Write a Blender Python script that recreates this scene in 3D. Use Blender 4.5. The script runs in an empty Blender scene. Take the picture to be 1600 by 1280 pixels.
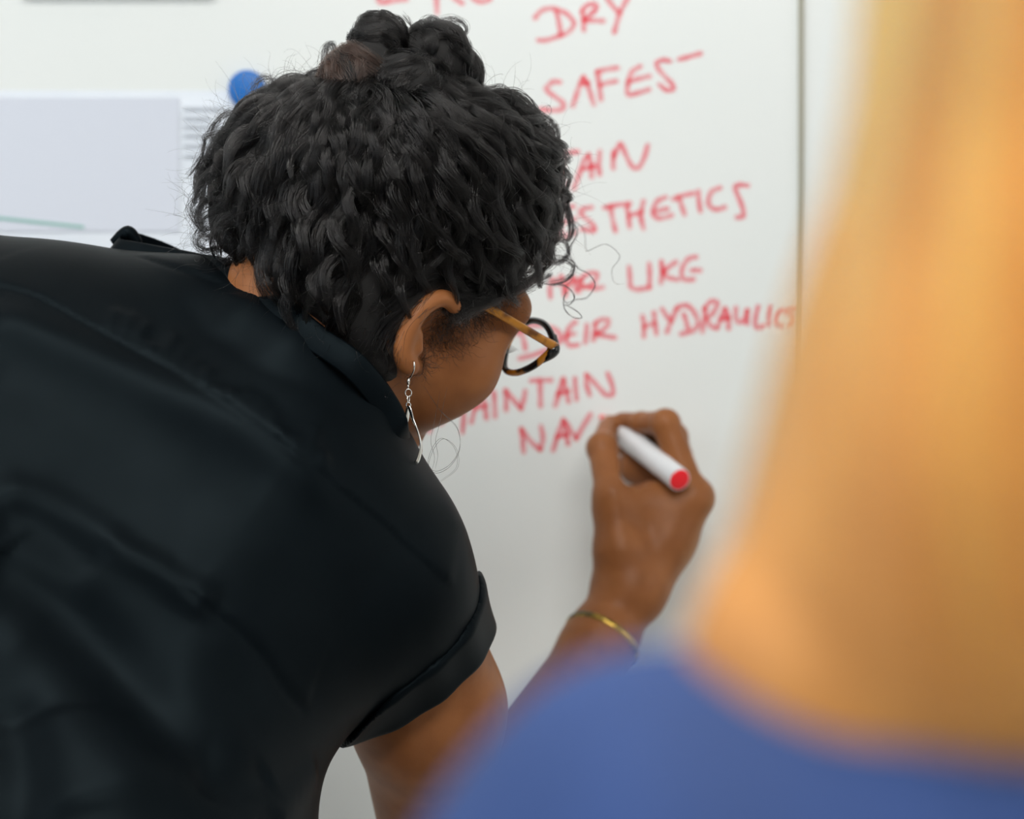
import bpy, math, random
import numpy as np
from mathutils import Vector
random.seed(7)
RNG = np.random.default_rng(11)
SC = bpy.context.scene
COL = SC.collection

# ------------------------------------------------------------------ camera, world, lights, exposure
F_PX, CAM_D, CAM_Z = 3300.0, 1.80, 1.42      # focal length in pixels (1600 wide), distance camera - board, camera height
cam_data = bpy.data.cameras.new('camera')
cam_data.sensor_width = 36.0
cam_data.lens = F_PX / 1600.0 * 36.0
cam_data.clip_start = 0.02
cam_data.dof.use_dof = True
cam_data.dof.focus_distance = 1.335
cam_data.dof.aperture_fstop = 4.4
cam = bpy.data.objects.new('camera', cam_data)
cam.location = (0, -CAM_D, CAM_Z)
cam.rotation_euler = (math.pi / 2, 0, 0)
COL.objects.link(cam)
SC.camera = cam

world = bpy.data.worlds.new('room_light')
SC.world = world
world.use_nodes = True
world.node_tree.nodes['Background'].inputs[0].default_value = (0.86, 0.95, 1.0, 1)
world.node_tree.nodes['Background'].inputs[1].default_value = 0.23


def area(name, loc, target, sx, sy, power, color):
    l = bpy.data.lights.new(name, 'AREA')
    l.shape = 'RECTANGLE'
    l.size, l.size_y = sx, sy
    l.energy = power
    l.color = color
    o = bpy.data.objects.new(name, l)
    o.location = loc
    o.rotation_euler = (Vector(target) - Vector(loc)).to_track_quat('-Z', 'Y').to_euler()
    COL.objects.link(o)
    return o


area('window_daylight', (-2.9, -2.1, 2.05), (0.2, -0.2, 1.35), 2.4, 1.7, 36, (0.90, 0.96, 1.0))
area('window_daylight_side', (2.9, -1.6, 1.9), (0.1, -0.1, 1.3), 1.8, 1.6, 14, (1.0, 0.95, 0.88))
area('ceiling_lamp', (-0.4, -1.3, 2.70), (-0.4, -1.25, 0), 1.2, 0.5, 19, (1.0, 0.98, 0.94))
area('ceiling_lamp', (0.3, -2.9, 2.70), (0.3, -2.6, 0), 1.2, 0.5, 44, (1.0, 0.98, 0.94))
SC.view_settings.view_transform = 'Standard'
SC.view_settings.look = 'None'
SC.view_settings.exposure = 0.06
SC.view_settings.gamma = 1.0
SC.view_settings.use_curve_mapping = False


# ------------------------------------------------------------------ helpers
def P(px, py, d):
    """point seen at photo pixel (px, py) at distance d in front of the camera"""
    return np.array([(px - 800) / F_PX * d, d - CAM_D, CAM_Z - (py - 640) / F_PX * d])


def nrm(v):
    v = np.asarray(v, float)
    return v / np.linalg.norm(v)


def tag(o, label=None, cat=None, group=None, kind=None):
    if label: o['label'] = label
    if cat: o['category'] = cat
    if group: o['group'] = group
    if kind: o['kind'] = kind
    return o


def link(name, data, parent=None, mat=None):
    o = bpy.data.objects.new(name, data)
    COL.objects.link(o)
    if mat is not None:
        data.materials.append(mat)
    if parent is not None:
        o.parent = parent
    return o


def empty(name, loc):
    o = bpy.data.objects.new(name, None)
    o.empty_display_size = 0.05
    o.location = loc
    COL.objects.link(o)
    return o


def keep(o, root):
    """parent o to root without moving it"""
    o.parent = root
    o.matrix_parent_inverse = root.matrix_basis.inverted()
    return o


def mesh_obj(name, verts, faces, mat, parent=None, smooth=True):
    me = bpy.data.meshes.new(name)
    verts = np.asarray(verts, np.float32)
    if isinstance(faces, np.ndarray):
        n = len(faces)
        k = faces.shape[1]
        me.vertices.add(len(verts))
        me.vertices.foreach_set('co', verts.ravel())
        me.loops.add(n * k)
        me.loops.foreach_set('vertex_index', faces.astype(np.int32).ravel())
        me.polygons.add(n)
        me.polygons.foreach_set('loop_start', np.arange(0, n * k, k, dtype=np.int32))
        me.update(calc_edges=True)
    else:
        me.from_pydata([tuple(map(float, v)) for v in verts], [], faces)
    if smooth:
        me.polygons.foreach_set('use_smooth', np.ones(len(me.polygons), dtype=bool))
    me.validate()
    o = link(name, me, None, mat)
    if parent is not None:
        keep(o, parent)
    return o


def box(name, x0, x1, y0, y1, z0, z1, mat, parent=None, bevel=0.0):
    v = [(x, y, z) for x in (x0, x1) for y in (y0, y1) for z in (z0, z1)]
    f = [(0, 1, 3, 2), (4, 6, 7, 5), (0, 4, 5, 1), (2, 3, 7, 6), (0, 2, 6, 4), (1, 5, 7, 3)]
    o = mesh_obj(name, v, f, mat, parent, smooth=False)
    if bevel:
        m = o.modifiers.new('bevel', 'BEVEL')
        m.width = bevel
        m.segments = 2
    return o


def catmull(pts, n=8, closed=False):
    p = np.asarray(pts, float)
    if len(p) < 3 and not closed:
        t = np.linspace(0, 1, n + 1)[:, None]
        return p[0] * (1 - t) + p[-1] * t
    if closed:
        q = np.vstack([p[-1], p, p[0], p[1]])
    else:
        q = np.vstack([2 * p[0] - p[1], p, 2 * p[-1] - p[-2]])
    out = []
    for i in range(1, len(q) - 2):
        a, b, c, d = q[i - 1], q[i], q[i + 1], q[i + 2]
        for k in range(n):
            t = k / n
            out.append(0.5 * (2 * b + (c - a) * t + (2 * a - 5 * b + 4 * c - d) * t * t + (3 * b - a - 3 * c + d) * t ** 3))
    if not closed:
        out.append(q[-2])
    return np.array(out)


def tube_data(path, radii, seg=10, closed=False, flat=None, up=None):
    """tube along a path; flat = (width factor, thickness factor) for a ribbon-like section"""
    path = np.asarray(path, float)
    n = len(path)
    radii = np.broadcast_to(np.asarray(radii, float), (n,))
    tan = np.gradient(path, axis=0)
    if closed:
        tan = np.roll(path, -1, 0) - np.roll(path, 1, 0)
    tan /= np.linalg.norm(tan, axis=1)[:, None] + 1e-12
    ref = nrm(up) if up is not None else nrm(np.cross(tan[0], [0.31, 0.52, 0.8]))
    V = []
    for i in range(n):
        a = ref - tan[i] * np.dot(ref, tan[i])
        a = nrm(a)
        if up is None:
            ref = a
        b = np.cross(tan[i], a)
        fa, fb = flat if flat else (1, 1)
        for k in range(seg):
            th = 2 * math.pi * k / seg
            V.append(path[i] + radii[i] * (fa * math.cos(th) * a + fb * math.sin(th) * b))
    Fc = []
    m = n if closed else n - 1
    for i in range(m):
        j = (i + 1) % n
        for k in range(seg):
            l = (k + 1) % seg
            Fc.append((i * seg + k, i * seg + l, j * seg + l, j * seg + k))
    if not closed:
        Fc.append(tuple(range(seg))[::-1])
        Fc.append(tuple((n - 1) * seg + k for k in range(seg)))
    return V, Fc


def join_data(parts):
    V, Fc = [], []
    for v, f in parts:
        o = len(V)
        V.extend(v)
        Fc.extend(tuple(i + o for i in q) for q in f)
    return V, Fc


# ---- implicit surfaces: smooth unions of tapered capsules and ellipsoids, meshed by surface nets
def cone(a, b, ra, rb):
    a, b = np.asarray(a, np.float32), np.asarray(b, np.float32)
    ab = b - a
    L = float(np.dot(ab, ab)) + 1e-12

    def f(p):
        t = np.clip(((p - a) @ ab) / L, 0, 1)
        return np.linalg.norm(p - a - t[:, None] * ab, axis=1) - (ra + (rb - ra) * t)
    return f


def ball(c, r):
    c = np.asarray(c, np.float32)
    return lambda p: np.linalg.norm(p - c, axis=1) - r


def ellip(c, rad, M=None):
    c = np.asarray(c, np.float32)
    rad = np.asarray(rad, np.float32)
    M = np.eye(3, dtype=np.float32) if M is None else np.asarray(M, np.float32)   # rows = axes

    def f(p):
        q = (p - c) @ M.T
        k0 = np.linalg.norm(q / rad, axis=1)
        k1 = np.linalg.norm(q / (rad * rad), axis=1) + 1e-9
        return k0 * (k0 - 1) / k1
    return f


def plane(c, n):
    c = np.asarray(c, np.float32)
    n = np.asarray(nrm(n), np.float32)
    return lambda p: (p - c) @ n


def smin(a, b, k):
    if k <= 0: return np.minimum(a, b)
    h = np.maximum(k - np.abs(a - b), 0) / k
    return np.minimum(a, b) - h * h * k * 0.25


def smax(a, b, k):
    return -smin(-a, -b, k)


class Field:
    def __init__(self):
        self.ops = []

    def add(self, f, k=0.01):
        self.ops.append(('a', f, k)); return self

    def sub(self, f, k=0.005):
        self.ops.append(('s', f, k)); return self

    def cut(self, f, k=0.002):
        self.ops.append(('i', f, k)); return self

    def __call__(self, p):
        p = p.astype(np.float32)
        d = None
        for t, f, k in self.ops:
            v = f(p)
            if d is None: d = v
            elif t == 'a': d = smin(d, v, k)
            elif t == 's': d = smax(d, -v, k)
            else: d = smax(d, v, k)
        return d

    def grad(self, p, e=5e-4):
        g = np.empty_like(p)
        for i in range(3):
            o = np.zeros(3, p.dtype); o[i] = e
            g[:, i] = (self(p + o) - self(p - o)) / (2 * e)
        return g


def surface_net(field, lo, hi, h, block=6, project=2):
    lo, hi = np.asarray(lo, float), np.asarray(hi, float)
    nb = np.ceil((hi - lo) / (h * block)).astype(int)
    dims = nb * block
    bi = np.stack(np.meshgrid(*[np.arange(n) for n in nb], indexing='ij'), -1).reshape(-1, 3)
    cen = lo + (bi + 0.5) * block * h
    dc = field(cen)
    V = np.empty(tuple(dims), np.float32)
    V8 = V.reshape(nb[0], block, nb[1], block, nb[2], block)
    V8[:] = np.sign(dc).reshape(nb[0], 1, nb[1], 1, nb[2], 1) * 0.05
    near = np.abs(dc) < block * h * 1.25
    off = np.stack(np.meshgrid(*[np.arange(block)] * 3, indexing='ij'), -1).reshape(-1, 3)
    idx = bi[near]
    for s in range(0, len(idx), 3000):
        I = idx[s:s + 3000]
        g = (I[:, None, :] * block + off[None]).reshape(-1, 3)
        vals = field(lo + g * h)
        V[g[:, 0], g[:, 1], g[:, 2]] = vals
    S = V < 0
    cnt = np.zeros(tuple(dims - 1), np.int8)
    corners = [(x, y, z) for x in (0, 1) for y in (0, 1) for z in (0, 1)]
    nx, ny, nz = dims - 1
    for x, y, z in corners:
        cnt += S[x:x + nx, y:y + ny, z:z + nz]
    act = np.argwhere((cnt > 0) & (cnt < 8))
    vid = -np.ones(tuple(dims - 1), np.int32)
    vid[act[:, 0], act[:, 1], act[:, 2]] = np.arange(len(act))
    acc = np.zeros((len(act), 3)); num = np.zeros(len(act))
    for c in corners:
        for ax in range(3):
            if c[ax]: continue
            c2 = list(c); c2[ax] = 1
            A = act + np.array(c); B = act + np.array(c2)
            va = V[A[:, 0], A[:, 1], A[:, 2]]; vb = V[B[:, 0], B[:, 1], B[:, 2]]
            m = (va < 0) != (vb < 0)
            t = va[m] / (va[m] - vb[m])
            pt = np.tile(np.array(c, float), (m.sum(), 1)); pt[:, ax] = t
            acc[m] += pt; num[m] += 1
    verts = lo + (act + acc / num[:, None]) * h
    faces = []
    for ax in range(3):
        a1, a2 = (ax + 1) % 3, (ax + 2) % 3
        sl0 = [slice(None)] * 3; sl1 = [slice(None)] * 3
        sl0[ax] = slice(0, -1); sl1[ax] = slice(1, None)
        s0, s1 = S[tuple(sl0)], S[tuple(sl1)]
        E = np.argwhere(s0 != s1)
        E = E[(E[:, a1] > 0) & (E[:, a2] > 0) & (E[:, a1] < dims[a1] - 1) & (E[:, a2] < dims[a2] - 1)]
        flip = s0[E[:, 0], E[:, 1], E[:, 2]]
        q = []
        for d1, d2 in ((0, 0), (1, 0), (1, 1), (0, 1)):
            G = E.copy(); G[:, a1] -= d1; G[:, a2] -= d2
            q.append(vid[G[:, 0], G[:, 1], G[:, 2]])
        q = np.stack(q, 1)
        ok = (q >= 0).all(1)
        q, flip = q[ok], flip[ok]
        q[~flip] = q[~flip][:, ::-1]
        faces.append(q)
    faces = np.vstack(faces)
    for _ in range(project):
        out = []
        for s in range(0, len(verts), 200000):
            p = verts[s:s + 200000].astype(np.float32)
            g = field.grad(p); d = field(p)
            st = np.clip(d / (np.sum(g * g, 1) + 1e-3), -h, h)
            out.append(p - 0.8 * st[:, None] * g)
        verts = np.vstack(out)
    a, b, c = verts[faces[:, 0]], verts[faces[:, 1]], verts[faces[:, 2]]
    if np.einsum('ij,ij->i', a, np.cross(b, c)).sum() < 0:
        faces = faces[:, ::-1]
    return verts, np.ascontiguousarray(faces)


def vnormals(v, f):
    n = np.cross(v[f[:, 2]] - v[f[:, 0]], v[f[:, 3]] - v[f[:, 1]])
    N = np.zeros_like(v)
    for k in range(4): np.add.at(N, f[:, k], n)
    return N / (np.linalg.norm(N, axis=1)[:, None] + 1e-12)


def smooth_mesh(v, f, it=2, lam=0.5):
    for _ in range(it):
        acc = np.zeros_like(v); num = np.zeros(len(v))
        for k in range(4):
            a, b = f[:, k], f[:, (k + 1) % 4]
            np.add.at(acc, a, v[b]); np.add.at(acc, b, v[a])
            np.add.at(num, a, 1); np.add.at(num, b, 1)
        v = v + lam * (acc / np.maximum(num, 1)[:, None] - v)
    return v


def hair_obj(name, curves, radius, mat, parent, tip=0.45):
    """curves: (n, m, 3) array"""
    n, m, _ = curves.shape
    hc = bpy.data.hair_curves.new(name)
    hc.add_curves([m] * n)
    hc.points.foreach_set('position', np.ascontiguousarray(curves, np.float32).ravel())
    prof = np.interp(np.linspace(0, 1, m), [0, 0.12, 0.7, 1], [tip, 1, 1, tip])
    r = (np.asarray(radius, float).reshape(-1, 1) * np.ones((n, 1))) * prof[None]
    hc.points.foreach_set('radius', r.astype(np.float32).ravel())
    o = link(name, hc, None, mat)
    keep(o, parent)
    return o


# ------------------------------------------------------------------ materials
def mat(name, color, rough=0.5, **kw):
    m = bpy.data.materials.new(name)
    m.use_nodes = True
    b = m.node_tree.nodes['Principled BSDF']
    b.inputs['Base Color'].default_value = (*color, 1)
    b.inputs['Roughness'].default_value = rough
    for k, v in kw.items():
        b.inputs[k.replace('_', ' ')].default_value = v
    return m


def noise_color(m, c1, c2, scale, lo=0.35, hi=0.65, detail=4.0, bump=0.0, bscale=None, bdist=0.001):
    nt = m.node_tree
    b = nt.nodes['Principled BSDF']
    tc = nt.nodes.new('ShaderNodeTexCoord')
    nz = nt.nodes.new('ShaderNodeTexNoise')
    nz.inputs['Scale'].default_value = scale
    nz.inputs['Detail'].default_value = detail
    nt.links.new(tc.outputs['Object'], nz.inputs['Vector'])
    rp = nt.nodes.new('ShaderNodeValToRGB')
    rp.color_ramp.elements[0].position = lo
    rp.color_ramp.elements[0].color = (*c1, 1)
    rp.color_ramp.elements[1].position = hi
    rp.color_ramp.elements[1].color = (*c2, 1)
    nt.links.new(nz.outputs['Fac'], rp.inputs['Fac'])
    nt.links.new(rp.outputs['Color'], b.inputs['Base Color'])
    if bump:
        n2 = nt.nodes.new('ShaderNodeTexNoise')
        n2.inputs['Scale'].default_value = bscale or scale
        n2.inputs['Detail'].default_value = 3
        nt.links.new(tc.outputs['Object'], n2.inputs['Vector'])
        bp = nt.nodes.new('ShaderNodeBump')
        bp.inputs['Strength'].default_value = bump
        bp.inputs['Distance'].default_value = bdist
        nt.links.new(n2.outputs['Fac'], bp.inputs['Height'])
        nt.links.new(bp.outputs['Normal'], b.inputs['Normal'])
    return m


def hair_mat(name, color, rough, radial, coat=0.0, rand=0.2, ior=1.55):
    m = bpy.data.materials.new(name)
    m.use_nodes = True
    nt = m.node_tree
    nt.nodes.remove(nt.nodes['Principled BSDF'])
    h = nt.nodes.new('ShaderNodeBsdfHairPrincipled')
    h.parametrization = 'COLOR'
    h.inputs['Color'].default_value = (*color, 1)
    h.inputs['Roughness'].default_value = rough
    h.inputs['Radial Roughness'].default_value = radial
    h.inputs['IOR'].default_value = ior
    h.inputs['Coat'].default_value = coat
    h.inputs['Random Roughness'].default_value = rand
    nt.links.new(h.outputs[0], nt.nodes['Material Output'].inputs['Surface'])
    return m


M_BOARD = noise_color(mat('whiteboard_enamel', (0.80, 0.83, 0.82), 0.28), (0.795, 0.835, 0.825), (0.82, 0.85, 0.84), 3.0)
M_WALL = noise_color(mat('wall_paint', (0.8, 0.8, 0.78), 0.8), (0.78, 0.78, 0.76), (0.82, 0.82, 0.80), 6.0, bump=0.1, bscale=300)
M_CEIL = mat('ceiling_paint', (0.85, 0.85, 0.84), 0.9)
M_FLOOR = noise_color(mat('floor_carpet', (0.25, 0.26, 0.28), 0.95), (0.42, 0.40, 0.37), (0.52, 0.50, 0.46), 200)
M_TRIM = mat('board_edge', (0.36, 0.35, 0.28), 0.5, Metallic=0.2)
M_SKIN = noise_color(mat('brown_skin', (0.33, 0.15, 0.07), 0.42), (0.25, 0.092, 0.031), (0.31, 0.118, 0.041), 45, bump=0.12, bscale=900, bdist=0.0006)
M_SKIN.node_tree.nodes['Principled BSDF'].inputs['Specular IOR Level'].default_value = 0.2
M_SKIN.node_tree.nodes['Principled BSDF'].inputs['Subsurface Weight'].default_value = 0.12
M_SKIN.node_tree.nodes['Principled BSDF'].inputs['Subsurface Radius'].default_value = (0.010, 0.004, 0.002)
M_SKIN.node_tree.nodes['Principled BSDF'].inputs['Subsurface Scale'].default_value = 0.4
M_NAIL = mat('nail', (0.55, 0.30, 0.25), 0.3)
M_SHIRT = noise_color(mat('black_satin', (0.005, 0.006, 0.007), 0.47, Specular_IOR_Level=0.07, Specular_Tint=(0.62, 0.88, 1.0, 1)), (0.0018, 0.0028, 0.0038), (0.0025, 0.0038, 0.0050), 30, bump=0.08, bscale=1500, bdist=0.0004)
M_TROUSER = mat('dark_trousers', (0.02, 0.022, 0.028), 0.8)
M_SHOE = mat('shoe_leather', (0.015, 0.014, 0.013), 0.4)
M_HAIR = hair_mat('black_curly_hair', (0.005, 0.0045, 0.0045), 0.11, 0.16, ior=1.40)
M_HAIRB = hair_mat('dark_brown_bun_hair', (0.028, 0.016, 0.012), 0.24, 0.32, ior=1.42)
M_SCALP = mat('dark_hair_mass', (0.006, 0.0055, 0.0055), 0.8)
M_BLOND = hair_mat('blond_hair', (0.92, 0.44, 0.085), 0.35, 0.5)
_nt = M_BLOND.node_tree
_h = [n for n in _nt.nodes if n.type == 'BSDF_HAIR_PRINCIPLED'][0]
_tc = _nt.nodes.new('ShaderNodeTexCoord'); _mp = _nt.nodes.new('ShaderNodeMapping'); _mp.inputs['Scale'].default_value = (60, 60, 4); _mp.inputs['Location'].default_value = (2.3, 0.4, 0)  # Location shifts the hair-colour streaks to imitate the brighter window-lit left edge
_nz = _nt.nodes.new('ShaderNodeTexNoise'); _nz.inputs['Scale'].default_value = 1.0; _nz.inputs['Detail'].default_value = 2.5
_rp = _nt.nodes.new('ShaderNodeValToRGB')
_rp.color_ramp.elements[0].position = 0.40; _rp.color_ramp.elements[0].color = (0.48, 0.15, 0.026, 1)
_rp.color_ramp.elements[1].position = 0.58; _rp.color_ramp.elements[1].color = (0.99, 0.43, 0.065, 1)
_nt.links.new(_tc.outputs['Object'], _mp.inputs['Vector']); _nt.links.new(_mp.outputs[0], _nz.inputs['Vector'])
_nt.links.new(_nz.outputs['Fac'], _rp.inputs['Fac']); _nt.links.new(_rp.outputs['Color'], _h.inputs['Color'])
M_BLONDB = noise_color(mat('blond_hair_mass', (0.78, 0.43, 0.14), 0.6), (0.36, 0.13, 0.03), (0.75, 0.34, 0.085), 12)
M_BLUE = noise_color(mat('blue_cloth', (0.05, 0.10, 0.30), 0.8), (0.010, 0.036, 0.135), (0.016, 0.050, 0.185), 18)
M_PALE = mat('light_skin', (0.62, 0.36, 0.26), 0.45, Subsurface_Weight=0.1)
M_SILVER = mat('silver', (0.85, 0.84, 0.80), 0.16, Metallic=1.0)
M_TORT = noise_color(mat('tortoiseshell', (0.3, 0.1, 0.02), 0.16), (0.006, 0.007, 0.008), (0.52, 0.20, 0.015), 48, 0.49, 0.56, detail=1.0)
M_AMBER = noise_color(mat('amber_tortoiseshell', (0.5, 0.2, 0.02), 0.18), (0.16, 0.055, 0.008), (0.50, 0.20, 0.018), 60, 0.35, 0.5, detail=2.0)
M_DARKAC = mat('dark_acetate', (0.006, 0.008, 0.008), 0.14)
M_WHITEPL = mat('white_plastic', (0.78, 0.80, 0.83), 0.35)
M_RED = mat('red_plastic', (0.95, 0.010, 0.022), 0.4)
M_BLUEMAG = mat('blue_plastic', (0.0, 0.14, 0.50), 0.4)
M_PAPER = noise_color(mat('paper', (0.74, 0.79, 0.87), 0.8), (0.73, 0.785, 0.86), (0.76, 0.81, 0.88), 20)
M_PRINT = mat('pale_print', (0.66, 0.70, 0.79), 0.8)
M_PRINTD = mat('grey_print', (0.52, 0.56, 0.62), 0.8)
M_GREEN = mat('green_print', (0.27, 0.50, 0.46), 0.8)
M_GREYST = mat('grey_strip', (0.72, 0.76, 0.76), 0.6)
M_BRACE = noise_color(mat('bracelet_metal', (0.3, 0.2, 0.05), 0.3, Metallic=0.8), (0.02, 0.03, 0.025), (0.65, 0.42, 0.08), 60, 0.4, 0.6)
M_EYE = mat('eye_white', (0.8, 0.78, 0.75), 0.15)
M_IRIS = mat('dark_iris', (0.02, 0.01, 0.006), 0.1)
M_LIP = mat('lips', (0.33, 0.11, 0.08), 0.4)

M_GLASS = bpy.data.materials.new('lens_glass')
M_GLASS.use_nodes = True
_nt = M_GLASS.node_tree
_nt.nodes.remove(_nt.nodes['Principled BSDF'])
_tr = _nt.nodes.new('ShaderNodeBsdfTransparent')
_gl = _nt.nodes.new('ShaderNodeBsdfGlossy'); _gl.inputs['Roughness'].default_value = 0.02
_mx = _nt.nodes.new('ShaderNodeMixShader'); _mx.inputs[0].default_value = 0.03
_nt.links.new(_tr.outputs[0], _mx.inputs[1]); _nt.links.new(_gl.outputs[0], _mx.inputs[2])
_nt.links.new(_mx.outputs[0], _nt.nodes['Material Output'].inputs['Surface'])

M_INK = bpy.data.materials.new('red_marker_ink')      # a tinted film: where strokes cross, it is darker
M_INK.use_nodes = True
_nt = M_INK.node_tree
_nt.nodes.remove(_nt.nodes['Principled BSDF'])
_tr = _nt.nodes.new('ShaderNodeBsdfTransparent')
_tc = _nt.nodes.new('ShaderNodeTexCoord')
_nz = _nt.nodes.new('ShaderNodeTexNoise'); _nz.inputs['Scale'].default_value = 90; _nz.inputs['Detail'].default_value = 3
_rp = _nt.nodes.new('ShaderNodeValToRGB')
_rp.color_ramp.elements[0].position = 0.3; _rp.color_ramp.elements[0].color = (0.995, 0.69, 0.71, 1)
_rp.color_ramp.elements[1].position = 0.72; _rp.color_ramp.elements[1].color = (0.985, 0.44, 0.49, 1)
_nt.links.new(_tc.outputs['Object'], _nz.inputs['Vector']); _nt.links.new(_nz.outputs['Fac'], _rp.inputs['Fac'])
_nt.links.new(_rp.outputs['Color'], _tr.inputs['Color'])
_nt.links.new(_tr.outputs[0], _nt.nodes['Material Output'].inputs['Surface'])

# ------------------------------------------------------------------ the room
tag(box('floor', -3.2, 3.2, -4.0, 0.06, -0.05, 0.0, M_FLOOR), kind='structure')
tag(box('wall_back', -3.2, 3.2, 0.03, 0.10, 0.0, 2.75, M_WALL), kind='structure')
tag(box('ceiling', -3.2, 3.2, -4.0, 0.10, 2.75, 2.80, M_CEIL), kind='structure')
tag(box('baseboard_back', -3.2, 3.2, 0.015, 0.03, 0.0, 0.09, M_CEIL, bevel=0.003), kind='structure')

# ------------------------------------------------------------------ whiteboards
BX = (1247 - 800) / F_PX * CAM_D


def whiteboard(x0, x1, label):
    root = tag(empty('whiteboard', ((x0 + x1) / 2, 0.028, 0.75)), label, 'whiteboard')
    box('writing_surface', x0, x1, 0.0, 0.012, 0.75, 1.95, M_BOARD, root)
    box('backing', x0 + 0.01, x1 - 0.01, 0.012, 0.0295, 0.77, 1.93, M_TRIM, root)
    t = 0.0022
    for a, b in ((x0 - t, x0), (x1, x1 + t)):
        box('edge_strip', a, b, -0.003, 0.014, 0.75, 1.95, M_TRIM, root)
    box('edge_strip', x0 - t, x1 + t, -0.003, 0.014, 1.95, 1.955, M_TRIM, root)
    box('edge_strip', x0 - t, x1 + t, -0.003, 0.014, 0.745, 0.75, M_TRIM, root)
    return root


board = whiteboard(-1.25, BX, 'large whiteboard covered in red handwriting behind the leaning woman')
board2 = whiteboard(BX + 0.0046, 1.75, 'blank whiteboard panel beyond the thin vertical edge, partly behind the blond hair')

# ---- handwriting: red strokes on the board, one part per word
def Z(x0, y0, s, strokes):
    return [[(x0 + a / s, y0 + b / s) for a, b in st] for st in strokes]


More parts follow.
